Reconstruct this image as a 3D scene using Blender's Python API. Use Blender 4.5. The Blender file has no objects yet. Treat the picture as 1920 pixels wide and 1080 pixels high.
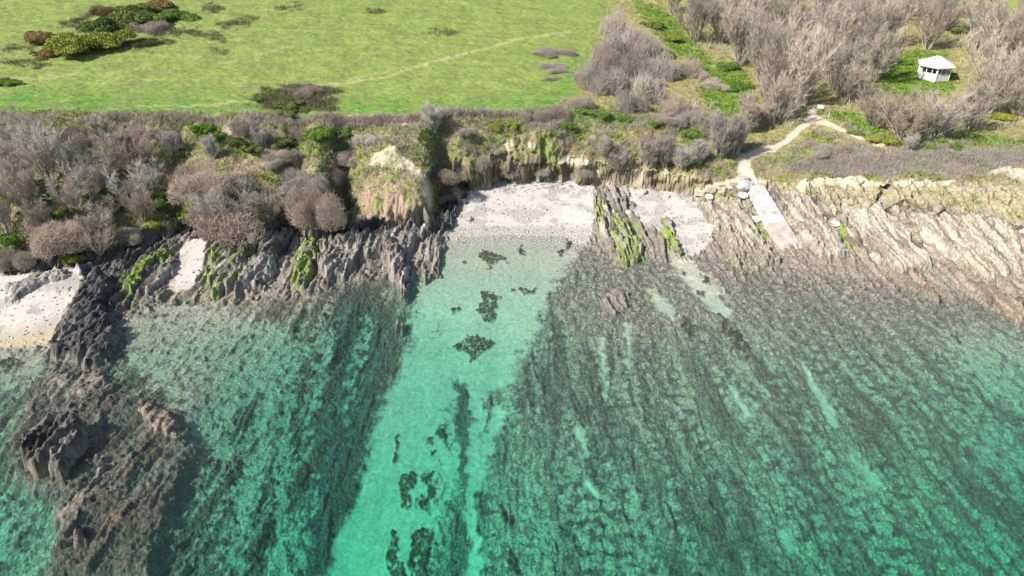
import bpy, math, random
import numpy as np

rng = np.random.default_rng(11)
random.seed(11)
R = math.radians
col = bpy.context.scene.collection

# ---------------------------------------------------------------- noise
_ang = rng.random(1024).astype(np.float32) * 2 * np.pi
_gx, _gy = np.cos(_ang), np.sin(_ang)


def _hash(ix, iy, seed):
    h = (ix.astype(np.int64) * 374761393 + iy.astype(np.int64) * 668265263 + seed * 974634777) & 0xFFFFFFFF
    h = ((h ^ (h >> 13)) * 1274126177) & 0xFFFFFFFF
    return ((h ^ (h >> 16)) & 1023).astype(np.int32)


def perlin(x, y, seed=0):
    x = np.asarray(x, np.float32); y = np.asarray(y, np.float32)
    x0 = np.floor(x); y0 = np.floor(y)
    fx = x - x0; fy = y - y0
    ix = x0.astype(np.int64); iy = y0.astype(np.int64)
    u = fx * fx * fx * (fx * (fx * 6 - 15) + 10)
    v = fy * fy * fy * (fy * (fy * 6 - 15) + 10)

    def g(a, b):
        h = _hash(ix + a, iy + b, seed)
        return _gx[h] * (fx - a) + _gy[h] * (fy - b)
    n0 = g(0, 0) * (1 - u) + g(1, 0) * u
    n1 = g(0, 1) * (1 - u) + g(1, 1) * u
    return (n0 * (1 - v) + n1 * v) * 1.5


def fbm(x, y, octv=4, seed=0, gain=.5):
    s = 0; a = 1; f = 1; t = 0
    for i in range(octv):
        s = s + a * perlin(x * f, y * f, seed + i * 17); t += a
        a *= gain; f *= 2.03
    return s / t


def smooth(a, b, x):
    t = np.clip((x - a) / (b - a), 0, 1)
    return t * t * (3 - 2 * t)


def saw(t):
    f = t - np.floor(t)
    return np.where(f < .78, f / .78, (1 - f) / .22)


# ---------------------------------------------------------------- camera geometry
H, P, F = 48.0, R(32), 1320.0
cP, sP = math.cos(P), math.sin(P)


def ray(px, py):
    cx = (px - 960) / F; cy = (540 - py) / F
    return np.array([cx, cP + cy * sP, -sP + cy * cP])


def unp(px, py, z):
    d = ray(px, py); t = (z - H) / d[2]
    return d[0] * t, d[1] * t


def project(x, y, z):
    dz = z - H
    dep = np.maximum(y * cP - dz * sP, 1)
    return 960 + F * x / dep, 540 - F * (y * sP + dz * cP) / dep


# ---------------------------------------------------------------- terrain profile: curves across the coast (pixel column, pixel row, height)
CURV = [
    # seabed, nearest to deepest water
    [(-300, 1080, -4.0), (0, 1080, -2.8), (150, 1080, -1.3), (270, 1080, -1.6), (480, 1080, -3.4), (650, 1080, -4.4), (880, 1080, -4.3), (960, 1080, -3.6), (1200, 1080, -3.1), (1500, 1080, -3.5), (1920, 1080, -4.4), (2300, 1080, -6)],
    [(-300, 800, -2.4), (0, 800, -1.5), (90, 800, -.9), (200, 800, -.5), (330, 800, -.6), (385, 800, -1.6), (450, 800, -2.2), (600, 800, -2.8), (760, 800, -3.0), (930, 800, -2.7), (990, 800, -1.9), (1200, 800, -1.5), (1500, 800, -1.7), (1920, 800, -2.6), (2300, 800, -4)],
    [(-300, 730, -1), (0, 725, -.8), (240, 690, -.75), (400, 650, -.8), (560, 630, -1.2), (680, 600, -1.6), (760, 600, -1.5), (860, 570, -1.0), (1000, 560, -.9), (1150, 600, -.5), (1300, 610, -.55), (1500, 610, -.6), (1700, 630, -.65), (1920, 670, -.85), (2300, 700, -1.5)],
    # waterline
    [(-300, 655, 0), (0, 652, 0), (110, 645, 0), (200, 620, 0), (250, 590, 0), (310, 562, 0), (420, 565, 0), (520, 560, 0), (600, 545, 0), (680, 520, 0), (770, 508, 0), (838, 456, 0), (870, 444, 0), (950, 440, 0), (1060, 444, 0), (1120, 470, 0), (1180, 486, 0), (1300, 484, 0), (1400, 492, 0), (1500, 506, 0), (1600, 522, 0), (1700, 533, 0), (1800, 552, 0), (1920, 588, 0), (2300, 600, 0)],
    # top of beach or foot of cliff
    [(-300, 510, 1.8), (0, 506, 1.8), (120, 500, 1.8), (210, 486, 1.6), (300, 446, 1.8), (345, 432, 2.0), (400, 446, 1.8), (480, 446, 1.6), (540, 428, 1.8), (590, 446, 1.4), (650, 436, 1.2), (740, 430, 1.2), (815, 424, 1.2), (838, 400, 1.6), (850, 362, 2), (890, 352, 2.2), (960, 340, 2.2), (1040, 336, 2.2), (1120, 346, 2.2), (1210, 352, 2.2), (1300, 368, 2.2), (1360, 378, 2.4), (1430, 395, 2.6), (1500, 415, 2.6), (1650, 440, 2.3), (1780, 455, 2.2), (1920, 490, 2.0), (2300, 500, 2)],
    # top of the steep face
    [(-300, 465, 4.0), (0, 470, 3.6), (120, 466, 3.6), (210, 450, 3.6), (300, 415, 4.3), (345, 402, 4.6), (400, 405, 5.0), (480, 404, 5.0), (540, 390, 5.2), (590, 405, 4.4), (650, 405, 3.4), (740, 400, 3.4), (815, 395, 3.6), (838, 350, 4.5), (850, 318, 6), (890, 318, 5.5), (960, 310, 5.2), (1040, 303, 5.6), (1120, 305, 6), (1210, 318, 5.6), (1300, 334, 5.0), (1360, 345, 4.5), (1430, 343, 4.6), (1500, 352, 5.2), (1650, 340, 6.2), (1780, 345, 6.2), (1920, 348, 6.5), (2300, 350, 7)],
    # cliff lip
    [(-300, 240, 12.4), (0, 240, 12.4), (200, 238, 12.4), (400, 238, 12.0), (540, 250, 11.2), (620, 262, 10.6), (680, 285, 9.6), (740, 282, 9.6), (800, 270, 10.2), (830, 262, 10.2), (900, 255, 9.4), (1000, 250, 9.6), (1100, 250, 9.2), (1210, 262, 8.4), (1300, 285, 7.0), (1390, 312, 5.9), (1430, 318, 5.8), (1500, 312, 6.5), (1650, 300, 7.3), (1780, 305, 7.3), (1920, 302, 7.8), (2300, 300, 8)],
    # field edge
    [(-300, 214, 12.9), (0, 214, 12.9), (200, 213, 12.9), (400, 214, 12.6), (620, 222, 11.9), (740, 222, 11.7), (830, 217, 11.7), (1000, 210, 11.4), (1100, 212, 11.0), (1210, 222, 10.0), (1300, 240, 8.8), (1400, 275, 7.0), (1460, 268, 7.2), (1540, 225, 8.8), (1650, 255, 8.6), (1780, 265, 8.7), (1920, 265, 9.0), (2300, 265, 9)],
    [(-300, 110, 15.0), (0, 110, 15.0), (500, 105, 14.8), (1000, 110, 13.6), (1250, 130, 11.8), (1450, 150, 10.2), (1740, 145, 10.6), (1920, 150, 11), (2300, 150, 12)],
    [(-300, 0, 18.5), (0, 0, 18.5), (600, 0, 18.2), (1100, 0, 16.5), (1500, 0, 14.5), (1920, 0, 14.8), (2300, 0, 15)],
]
_C = []
for c in CURV:
    w = sorted([(*unp(a, b, z), z) for a, b, z in c])
    _C.append(tuple(np.array(t, np.float32) for t in zip(*w)))


def base_height(x, y):
    Ys = [np.full_like(x, -700.), np.full_like(x, 12.)]; Zs = [np.full_like(x, -24.), np.full_like(x, -7.)]
    for X, Y, Z in _C:
        Ys.append(np.interp(x, X, Y).astype(np.float32)); Zs.append(np.interp(x, X, Z).astype(np.float32))
    Ys.append(np.full_like(x, 420.)); Zs.append(np.full_like(x, 31.))
    Ys.append(np.full_like(x, 4000.)); Zs.append(np.full_like(x, 90.))
    for i in range(1, len(Ys)):
        Ys[i] = np.maximum(Ys[i], Ys[i - 1] + .35)
    z = np.full_like(x, -24.)
    for i in range(len(Ys) - 1):
        m = (y >= Ys[i]) & (y < Ys[i + 1])
        t = (y - Ys[i]) / (Ys[i + 1] - Ys[i])
        z = np.where(m, Zs[i] + (Zs[i + 1] - Zs[i]) * t, z)
    return z, Ys


# sampling grid: fans out with distance, coarse skirts far outside
ucore = np.concatenate([np.linspace(-1.4, -1.12, 95)[:-1], np.linspace(-1.12, 1.12, 1250), np.linspace(1.12, 1.4, 95)[1:]])
uext = 1.4 * 1.13 ** np.arange(1, 22)
U = np.concatenate([-uext[::-1], ucore, uext]).astype(np.float32)
ycore = np.concatenate([np.arange(22, 70, .115), np.arange(70, 84, .15), np.arange(84, 100, .115), np.arange(100, 111, .08), np.arange(111, 126, .16), np.arange(126, 235, .33)])
V = np.concatenate([-700 + 0 * np.arange(1), np.array([-420, -240, -130, -70, -35, -12, 4, 13, 18]), ycore,
                    235 + 3 * 1.27 ** np.arange(1, 29)]).astype(np.float32)


def swid(y):
    return np.where(y > 20, 18.5 + .617 * y, 30.8 + 1.4 * (20 - y)).astype(np.float32)


NU, NV = len(U), len(V)
gx = (U[None, :] * swid(V)[:, None]).ravel().astype(np.float32)
gy = np.repeat(V, NU).astype(np.float32)
z0, Ys = base_height(gx, gy)
Ydeep, Ywat, Yfoot, Yface, Ylip, Yedge, Ymid = Ys[2], Ys[5], Ys[6], Ys[7], Ys[8], Ys[9], Ys[10]
ppx, ppy = project(gx, gy, z0)           # where each ground point falls in the photograph, for laying out ground cover

# warped copy gives ragged outlines to every patch of ground cover
wa = fbm(gx * .5, gy * .5, 6, 5, .58); wb = fbm(gx * .5 + 31, gy * .5 + 9, 6, 6, .58)


class Mask:
    warp = 14

    @staticmethod
    def poly(pts, soft=6, warp=None, base=None):
        w = Mask.warp if warp is None else warp
        pts = np.array(pts, np.float32)
        out = np.zeros(len(gx), np.float32)
        lo = pts.min(0) - soft - w * 1.2; hi = pts.max(0) + soft + w * 1.2
        idx = np.nonzero((ppx > lo[0]) & (ppx < hi[0]) & (ppy > lo[1]) & (ppy < hi[1]) & (gy > 20))[0]
        if len(idx) == 0: return out
        x = ppx[idx] + wa[idx] * w * 2; y = ppy[idx] + wb[idx] * w * 1.6
        out[idx] = smooth(-soft, soft, sdf(x, y, pts))
        return out

    @staticmethod
    def line(pts, wid, soft=3, warp=None):
        w = Mask.warp if warp is None else warp
        pts = np.array(pts, np.float32)
        out = np.zeros(len(gx), np.float32)
        ww = np.max(wid)
        lo = pts.min(0) - soft - w * 1.2 - ww; hi = pts.max(0) + soft + w * 1.2 + ww
        idx = np.nonzero((ppx > lo[0]) & (ppx < hi[0]) & (ppy > lo[1]) & (ppy < hi[1]) & (gy > 20))[0]
        if len(idx) == 0: return out
        x = ppx[idx] + wa[idx] * w * 2; y = ppy[idx] + wb[idx] * w * 1.6
        d = np.full(len(idx), 1e9, np.float32)
        wid = np.broadcast_to(np.array(wid, np.float32), (len(pts),))
        for i in range(len(pts) - 1):
            a, b = pts[i], pts[i + 1]; e = b - a
            t = np.clip(((x - a[0]) * e[0] + (y - a[1]) * e[1]) / (e @ e), 0, 1)
            dd = np.hypot(x - a[0] - t * e[0], y - a[1] - t * e[1]) - (wid[i] * (1 - t) + wid[i + 1] * t)
            d = np.minimum(d, dd)
        out[idx] = smooth(-soft, soft, -d)
        return out


def sdf(x, y, pts):
    d = np.full(len(x), 1e9, np.float32); ins = np.zeros(len(x), bool)
    n = len(pts)
    for i in range(n):
        a, b = pts[i], pts[(i + 1) % n]; e = b - a
        t = np.clip(((x - a[0]) * e[0] + (y - a[1]) * e[1]) / (e @ e + 1e-9), 0, 1)
        d = np.minimum(d, np.hypot(x - a[0] - t * e[0], y - a[1] - t * e[1]))
        c = (a[1] > y) != (b[1] > y)
        xi = a[0] + (y - a[1]) * e[0] / (e[1] if abs(e[1]) > 1e-6 else 1e-6)
        ins ^= c & (x < xi)
    return np.where(ins, d, -d)


def allof(*ms):
    m = ms[0]
    for k in ms[1:]: m = np.maximum(m, k)
    return m


# strike of the rock beds: almost straight out to sea, fanning a little
def bedline(x, y):
    return x - np.clip(-x * .006, -.22, .26) * (y - 90)


def strata(x, y, seed=0):
    k = np.clip(-x * .006, -.22, .26)
    wx = fbm(x * .16, y * .12, 3, seed + 3); wy = fbm(x * .5 + 9, y * .5, 3, seed + 7)
    s = x - k * (y - 90) + wx * 1.2 + wy * .18
    q = y + wy * 2.0
    g1 = smooth(.35, .75, .5 + perlin(x * .22, q * .10, seed + 5)); g2 = smooth(.3, .8, .5 + perlin(x * .5, q * .22, seed + 6))
    a = saw(s * .36 + .7 * perlin(x * .3, q * .10, seed + 1))
    b = saw(s * .95 + 1.2 * perlin(x * .5, q * .22, seed + 2))
    r1 = 1 - 2 * np.abs(perlin(s * .8, q * .16, seed + 8)); r2 = 1 - 2 * np.abs(perlin(s * 2.1, q * .24, seed + 9))
    blk = perlin(s * .5, q * .22, seed + 10)
    return (a - .5) * g1 * 1.0 + (b - .5) * g2 * .5 + (r1 - .5) * .55 + (r2 - .5) * .28 + blk * .4
# ---------------------------------------------------------------- ground cover masks
M = Mask
sea = smooth(.15, -.15, z0)
under = z0 < .1

# clean sand under and beside the water
sand_main = M.poly([(815, 470), (850, 420), (1100, 420), (1085, 462), (1060, 500), (1030, 545), (1012, 600), (1012, 640), (985, 660), (962, 700), (950, 735), (905, 745), (858, 715), (860, 800), (858, 880), (850, 940), (820, 1000), (800, 1090), (775, 1180), (765, 1320), (535, 1320), (575, 1200), (610, 1090), (640, 1000), (665, 930), (690, 840), (712, 770), (740, 715), (768, 650), (778, 580), (790, 520)], 15, 17)
sand_ch = allof(
    M.line([(882, 700), (896, 760), (892, 840), (885, 900), (880, 960), (890, 1020), (885, 1090)], [9, 14, 12, 9, 12, 10, 14], 7, 12),
    M.line([(940, 770), (925, 800), (905, 860), (900, 910)], [16, 14, 9, 9], 8, 12),
    M.line([(1090, 810), (1100, 850)], [14, 6], 8, 12), M.line([(1098, 905), (1122, 935)], [6, 5], 5, 8),
    M.line([(1128, 640), (1135, 740)], [5, 4], 6, 8), M.line([(1176, 615), (1180, 690)], [5, 3], 6, 8),
    M.line([(1505, 690), (1540, 750), (1562, 795)], [5, 7, 8], 5, 6), M.line([(1372, 735), (1400, 780)], [8, 6], 6, 8),
    M.line([(1600, 860), (1640, 910)], [8, 8], 12, 12), M.line([(1470, 1005), (1480, 1030)], [10, 10], 10, 8))
sand_right = allof(
    M.poly([(1228, 430), (1252, 425), (1290, 480), (1330, 520), (1352, 560), (1372, 590), (1362, 600), (1330, 580), (1310, 560), (1288, 530), (1262, 500)], 6, 10),
    M.poly([(1215, 540), (1245, 560), (1270, 590), (1262, 605), (1232, 580)], 6, 10))
pale_right = allof(M.poly([(1770, 640), (1830, 620), (1900, 630), (1930, 690), (1930, 760), (1850, 740), (1790, 700)], 22, 16),
                   M.poly([(1800, 760), (1880, 800), (1930, 860), (1930, 940), (1880, 900), (1830, 850)], 20, 20) * .9,
                   M.line([(1420, 640), (1500, 760), (1560, 860), (1640, 960)], [10, 8, 10, 12], 18, 16) * .45,
                   M.line([(1360, 700), (1480, 900), (1560, 1060)], [10, 12, 16], 18, 20) * .4,
                   M.line([(1000, 900), (1020, 1080)], [8, 10], 14, 14) * .4, M.line([(1180, 900), (1230, 1080)], [8, 10], 16, 14) * .5)
pebble_left = M.poly([(238, 580), (330, 555), (450, 590), (520, 612), (560, 640), (545, 690), (490, 740), (425, 750), (405, 790), (405, 850), (372, 872), (362, 800), (305, 735), (250, 690), (232, 630)], 12, 12)
streaks = allof(
    M.line([(505, 690), (495, 830), (470, 900), (455, 1000), (440, 1090)], [16, 12, 18, 12, 14], 12, 18),
    M.line([(560, 650), (535, 760), (530, 880), (525, 1090)], [9, 8, 10, 14], 10, 16),
    M.line([(420, 700), (415, 850), (395, 880)], [30, 20, 8], 14, 16),
    M.line([(610, 640), (585, 760), (575, 850)], [9, 9, 4], 10, 14) * .8,
    M.line([(690, 600), (660, 720), (650, 800)], [7, 8, 4], 9, 12) * .6,
    M.line([(600, 900), (570, 1000), (560, 1090)], [6, 8, 8], 10, 12) * .5,
    M.poly([(-10, 930), (15, 950), (25, 1040), (-10, 1060)], 12, 10))
cove_left = M.poly([(-60, 640), (100, 640), (92, 700), (60, 720), (-60, 740)], 14, 10) * .7

weed = allof(
    M.poly([(893, 472), (915, 470), (930, 478), (946, 480), (940, 490), (920, 498), (905, 490), (894, 482)], 3, 9),
    M.poly([(905, 552), (925, 548), (936, 560), (932, 590), (922, 608), (905, 600), (893, 580)], 3, 9),
    M.poly([(848, 655), (870, 640), (880, 625), (900, 632), (925, 645), (905, 665), (885, 678), (868, 668)], 3, 10),
    M.poly([(840, 580), (860, 570), (862, 580), (845, 592)], 2, 5), M.poly([(968, 470), (980, 460), (985, 478), (974, 482)], 3, 5),
    M.poly([(975, 545), (1008, 540), (1002, 552), (985, 555)], 3, 8), M.poly([(950, 545), (970, 540), (968, 548)], 2, 6),
    M.poly([(865, 492), (873, 490), (873, 497), (866, 497)], 2, 2), M.poly([(900, 505), (925, 500), (920, 506)], 2, 5),
    M.poly([(820, 800), (835, 796), (842, 822), (830, 828), (820, 815)], 3, 6), M.poly([(797, 822), (815, 822), (812, 838), (800, 835)], 3, 5), M.poly([(800, 846), (816, 846), (810, 860)], 3, 5),
    M.poly([(740, 890), (775, 882), (782, 905), (768, 925), (778, 950), (765, 966), (748, 940)], 5, 13), M.poly([(788, 884), (812, 882), (815, 915), (806, 966), (790, 958), (796, 920)], 5, 13), M.line([(775, 900), (800, 892)], [3, 3], 4, 10) * .8,
    M.poly([(728, 992), (742, 1000), (745, 1040), (760, 1060), (765, 1090), (722, 1090), (722, 1040)], 4, 9),
    M.poly([(775, 1000), (800, 990), (812, 1000), (808, 1050), (800, 1090), (770, 1090), (765, 1055)], 4, 10),
    M.line([(746, 820), (742, 870)], [3, 5], 3, 7), M.poly([(935, 945), (950, 965), (968, 985), (945, 988), (936, 970)], 3, 6),
    M.poly([(953, 1025), (965, 1045), (966, 1085), (952, 1070)], 4, 6),
    M.poly([(1042, 470), (1060, 465), (1058, 482), (1044, 484)], 4, 8), M.poly([(1058, 448), (1075, 452), (1075, 470), (1060, 468)], 4, 8),
    M.poly([(1310, 510), (1328, 520), (1335, 537), (1316, 530)], 3, 6), M.poly([(1304, 545), (1322, 548), (1318, 558), (1306, 556)], 3, 5),
    M.poly([(1340, 580), (1360, 600), (1390, 640), (1404, 676), (1380, 660), (1352, 625)], 5, 12),
    M.poly([(1272, 590), (1300, 610), (1310, 640), (1290, 640)], 5, 10), M.poly([(1275, 505), (1292, 512), (1284, 518)], 2, 6),
    M.poly([(1783, 628), (1800, 634), (1803, 646), (1790, 642)], 3, 5), M.poly([(1760, 642), (1785, 662), (1770, 665)], 5, 8) * .6,
    M.poly([(276, 572), (288, 572), (290, 586), (279, 588)], 3, 5), M.poly([(282, 594), (302, 594), (296, 601), (284, 600)], 3, 5),
    M.poly([(247, 570), (258, 574), (254, 586), (246, 580)], 3, 5), M.poly([(306, 615), (318, 615), (314, 622)], 2, 4),
    M.poly([(0, 675), (25, 668), (38, 680), (20, 700), (0, 698)], 4, 7), M.poly([(380, 860), (450, 850), (460, 880), (440, 920), (390, 900)], 10, 14) * .6,
    M.poly([(400, 790), (430, 800), (425, 840), (405, 830)], 5, 10) * .5)
# scattered small fronds on the pale sand
weed = np.maximum(weed, (smooth(.34, .48, fbm(gx * 1.1, gy * .9, 4, 77)) * sand_main * smooth(1.3, .2, -z0) * smooth(470, 500, ppy) * (ppx > 860)).astype(np.float32))
deep_l = M.poly([(640, 520), (770, 590), (765, 650), (735, 710), (700, 800), (660, 930), (640, 1010), (600, 1090), (560, 1090), (580, 900), (600, 760), (630, 640)], 12, 16)
teal_strip = M.poly([(855, 715), (882, 720), (884, 800), (872, 840), (880, 905), (866, 915), (858, 830)], 5, 8)

ribs = allof(M.line([(842, 770), (838, 860), (822, 960), (806, 1080)], [3, 5, 7, 9], 6, 20), M.line([(800, 900), (780, 1000), (770, 1090)], [2, 4, 5], 5, 16) * .7, M.line([(820, 610), (812, 680), (826, 730)], [2, 3, 2], 5, 14) * .6,
             M.poly([(850, 900), (866, 890), (870, 1000), (850, 1090), (815, 1090), (832, 1000)], 10, 20)) * smooth(.38, .58, .5 + fbm(gx * .7, gy * .45, 4, 56))
sandm = np.clip(allof(sand_main * (1 - teal_strip), sand_ch, sand_right) - ribs * .85, 0, 1)
sandp = allof(pebble_left * .8, streaks * .9, cove_left, pale_right * .75)
wn = fbm(gx * 1.5, gy * 1.1, 5, 78, .62)
weed = smooth(.30, .84, weed * .80 + wn * 1.15 * (weed > .03)).astype(np.float32)
nmix = fbm(gx * 1.3, gy * .8, 4, 21)
sandp = np.clip(sandp + (nmix - .02) * 2.2 * (sandp > .02), 0, 1)

# dry beach
beach = allof(
    M.poly([(838, 440), (862, 385), (880, 358), (905, 350), (960, 338), (1040, 334), (1115, 346), (1112, 420), (1095, 470), (830, 485)], 3, 5),
    M.poly([(1175, 355), (1215, 352), (1290, 372), (1345, 392), (1340, 440), (1325, 470), (1290, 478), (1245, 440), (1195, 410)], 4, 9),
    M.poly([(-80, 512), (30, 514), (140, 500), (160, 520), (112, 600), (90, 650), (-80, 660)], 3, 5),
    M.poly([(345, 455), (365, 445), (388, 450), (380, 500), (360, 545), (312, 548), (325, 510)], 3, 6))
shore = (gy > Ywat - 1.5) & (gy < Yfoot + 1.2)

# height detail -------------------------------------------------
land = smooth(-.2, .6, z0)
st = strata(gx, gy)
gyl = gy + np.where(z0 > 0, 1.35 * z0, 0)
f1 = fbm(gx * .9, gyl * .9, 4, 40); f2 = fbm(gx * .16, gyl * .16, 4, 41); f3 = fbm(gx * 2.6, gyl * 2.6, 3, 42)
rockzone = np.clip(smooth(-.1, 1.0, gy - Ywat + 1.2) * (1 - smooth(np.where(ppx > 845, -1.0, 0), np.where(ppx > 845, .1, 1.6), gy - Yfoot)), 0, 1)
rightrock = smooth(1330, 1400, ppx) * smooth(330, 352, ppy) * (z0 > -.2)
rockm = np.clip(np.maximum(rockzone, rightrock) * (1 - beach), 0, 1)
slope = smooth(-.3, .6, gy - Yfoot) * (1 - smooth(-.5, .8, gy - Yedge)) * (1 - rightrock)
fieldm = smooth(-1, 1, gy - Yedge)
reef_left = M.poly([(85, 660), (215, 690), (225, 730), (275, 750), (350, 785), (364, 850), (345, 920), (310, 1000), (285, 1090), (95, 1090), (120, 1000), (90, 940), (30, 915), (15, 850), (50, 760)], 18, 12)
reef_mid = M.poly([(1075, 470), (1240, 490), (1290, 560), (1260, 620), (1140, 640), (1050, 590), (1040, 540)], 30, 20)
mound = .5 + fbm(gx * .33, gy * .33, 3, 44) * 1.6

z = z0.copy()
seabed_r = (1 - np.maximum(sandm, sandp * .8)) * smooth(.3, -.2, z0)
z = z * (1 - reef_left * .9) + reef_left * .9 * (-.27 + f2 * .38 + st * .36)
z = z * (1 - reef_mid * .7) + reef_mid * .7 * (-.42 + f2 * .4)
z += seabed_r * (st * .15 * smooth(0, -1.2, z0) + st * .14 + f1 * .34 + f3 * .2 + .08)
z += smooth(.3, -.1, z0) * sandm * f1 * .06 + weed * (.18 + .25 * f3)
z += rockm * (st * (1.15 - .45 * rightrock) + f1 * .45 + f3 * .2) * (.55 + .45 * smooth(0, 1.5, z0))
z += slope * (f2 * 1.4 + f1 * .5 + f3 * .12)
z += fieldm * (f2 * .45 + fbm(gx * .7, gy * 1.5, 3, 46) * .18 + f3 * .05)
# gullies and ribs running down the cliff
for cx, wpx, am in ((640, 26, -4.2), (552, 14, -2.2), (600, 26, 1.3), (440, 60, 1.6), (330, 18, -1.6), (230, 26, -1.3), (110, 40, .9), (735, 50, 1.4), (826, 24, -5.5), (790, 16, 1.0), (1010, 26, .7), (1260, 16, -.8), (1190, 22, .8), (935, 16, -.8)):
    z += am * np.exp(-((ppx + wa * 16 - cx) / wpx) ** 2) * slope * smooth(-.2, 2.5, gy - Yfoot) * (1 - smooth(-7, 0, gy - Yedge))

# land cover ------------------------------------------------------
path = allof(M.line([(1408, 350), (1396, 325), (1394, 300), (1420, 284), (1450, 278), (1475, 264), (1500, 240), (1524, 221)], [14, 14, 12, 6.5, 5, 5, 6, 7], 2, 3),
             M.line([(1521, 205), (1524, 222)], [7, 9], 2, 2), M.line([(1524, 221), (1560, 235), (1610, 258), (1660, 272)], [8, 3.5, 2.5, 1.5], 2, 2),
             M.line([(1400, 330), (1442, 338)], [8, 5], 3, 3))
trod = allof(M.line([(560, 158), (640, 157), (720, 146), (800, 118), (860, 104), (960, 76), (1070, 60)], 1.6, 3, 3), M.line([(640, 152), (760, 126)], 1.2, 3, 3) * .7,
             M.line([(260, 200), (400, 196), (520, 186)], 1.6, 3, 3) * .8, M.line([(480, 104), (560, 84)], 1.3, 2.5, 3) * .7, M.line([(600, 222), (700, 216)], 1.6, 2, 3), M.line([(40, 150), (160, 138)], 1.5, 4, 3) * .6,
             M.line([(985, 195), (1050, 150), (1085, 120), (1110, 60)], 2, 6, 4) * .4)
scar = allof(M.poly([(705, 296), (730, 290), (775, 318), (806, 345), (806, 375), (790, 372), (788, 345), (740, 330), (690, 318)], 3, 5),
             M.poly([(1032, 293), (1070, 287), (1110, 293), (1112, 308), (1080, 308)], 2, 5),
             M.poly([(1495, 342), (1560, 330), (1640, 338), (1720, 342), (1790, 340), (1770, 352), (1690, 348), (1600, 350), (1560, 346), (1500, 352)], 2, 5),
             M.poly([(1850, 322), (1880, 312), (1930, 320), (1930, 345), (1890, 330)], 2, 4),
             M.poly([(940, 258), (965, 260), (955, 285)], 2, 7), M.poly([(985, 262), (1010, 265), (995, 276)], 2, 7), M.poly([(1180, 325), (1210, 315), (1215, 345), (1185, 350)], 3, 7),
             M.line([(1302, 364), (1340, 352), (1400, 334)], [5, 7, 6], 2, 4))
redsoil = allof(M.poly([(715, 335), (765, 345), (790, 390), (770, 415), (700, 410), (670, 380), (690, 340)], 10, 14) * .85, M.poly([(930, 330), (955, 325), (960, 352), (935, 352)], 3, 6),
                M.poly([(400, 255), (440, 262), (490, 280), (520, 320), (470, 330), (450, 290)], 8, 14), M.poly([(730, 240), (770, 240), (760, 258)], 4, 10), M.poly([(545, 340), (600, 330), (590, 360)], 5, 12) * .7)

# colours are plain reflectances of sand, stone, soil and turf
def c3(*v): return np.array(v, np.float32)
colr = np.zeros((len(gx), 3), np.float32)
def lay(c, m):
    global colr
    m = np.clip(m, 0, 1).astype(np.float32)[:, None]
    colr = colr * (1 - m) + np.asarray(c, np.float32) * m

n1 = np.clip(.5 + fbm(gx * 1.6, gyl * 1.1, 4, 60), 0, 1)
n2 = np.clip(.5 + fbm(gx * .25, gyl * .25, 4, 61) * 1.2, 0, 1)
n3 = np.clip(.5 + fbm(gx * 4.2, gyl * 3.2, 3, 62), 0, 1)
bl_ = bedline(gx, gy) + fbm(gx * .12, gy * .07, 3, 53) * 1.3
nst = np.clip(.5 + fbm(bl_ * 2.0, gy * .10, 4, 63) * 1.3, 0, 1)
band = np.clip(.5 + fbm(bl_ * .34, gy * .035, 4, 54) * 1.5, 0, 1)
band2 = np.clip(.5 + fbm(bl_ * .8 + 40, gy * .06, 4, 55) * 1.4, 0, 1)

# reef
lump = np.clip(.5 + fbm(gx * .95, gy * 1.25, 3, 67) * 1.2, 0, 1)
reef = c3(.190, .165, .135) * (1 - n2[:, None]) + c3(.27, .225, .185) * n2[:, None]
reef = reef * (.30 + .75 * lump + .75 * n1 * n3)[:, None] * (.80 + .4 * nst)[:, None]
n4 = np.clip(.5 + fbm(gx * 7, gy * 5, 2, 69) * 1.3, 0, 1)
reef = reef * (.62 + .76 * n4)[:, None]
lay(reef, np.ones_like(gx))
reef_m = reef
lay(c3(.33, .285, .215) * (.45 + 1.1 * n4 * (.4 + lump))[:, None], smooth(.52, .75, band) * .75)
lay(c3(.07, .06, .045) * (.5 + n4)[:, None], smooth(.62, .84, band2) * .62)
lay(c3(.42, .40, .30) * (.6 + .6 * n4)[:, None], smooth(.45, .29, band2) * smooth(.32, .6, lump) * (.8 + .2 * smooth(1300, 1800, ppx)))
lay(c3(.30, .28, .20), smooth(.60, .80, n3) * smooth(.45, .7, n1) * .6)
lay(c3(.045, .062, .066) * (.6 + .8 * n4)[:, None], deep_l * .72)
lay(c3(.05, .07, .065), teal_strip * .75)
lay((c3(.135, .12, .102) * reef_left[:, None] + c3(.25, .215, .18) * (1 - reef_left)[:, None]) * (.35 + 1.3 * n4 * (.5 + n1))[:, None], np.maximum(reef_left, reef_mid) * .75)
lay(c3(.31, .265, .225) * (.35 + 1.3 * n4 * (.45 + n1))[:, None], smooth(-1.25, -.35, z0) * (z0 < .3) * smooth(900, 1300, ppx) * (.35 + .5 * lump))
lay(c3(.14, .105, .08), smooth(-1.1, -.2, z0) * (z0 < .3) * (1 - smooth(.3, .6, n1)) * .45)
lay(c3(.11, .085, .06) * (.45 + 1.1 * n4)[:, None], smooth(.50, .64, band2) * smooth(800, 740, ppx) * smooth(-.2, -.6, z0) * .65)
lay(c3(.47, .46, .355), np.clip(sandp * 1.15, 0, 1) * (.45 + .55 * n3))
lay(c3(.52, .48, .375) * (.80 + .26 * n1 + .16 * n2)[:, None], sandm)
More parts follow.
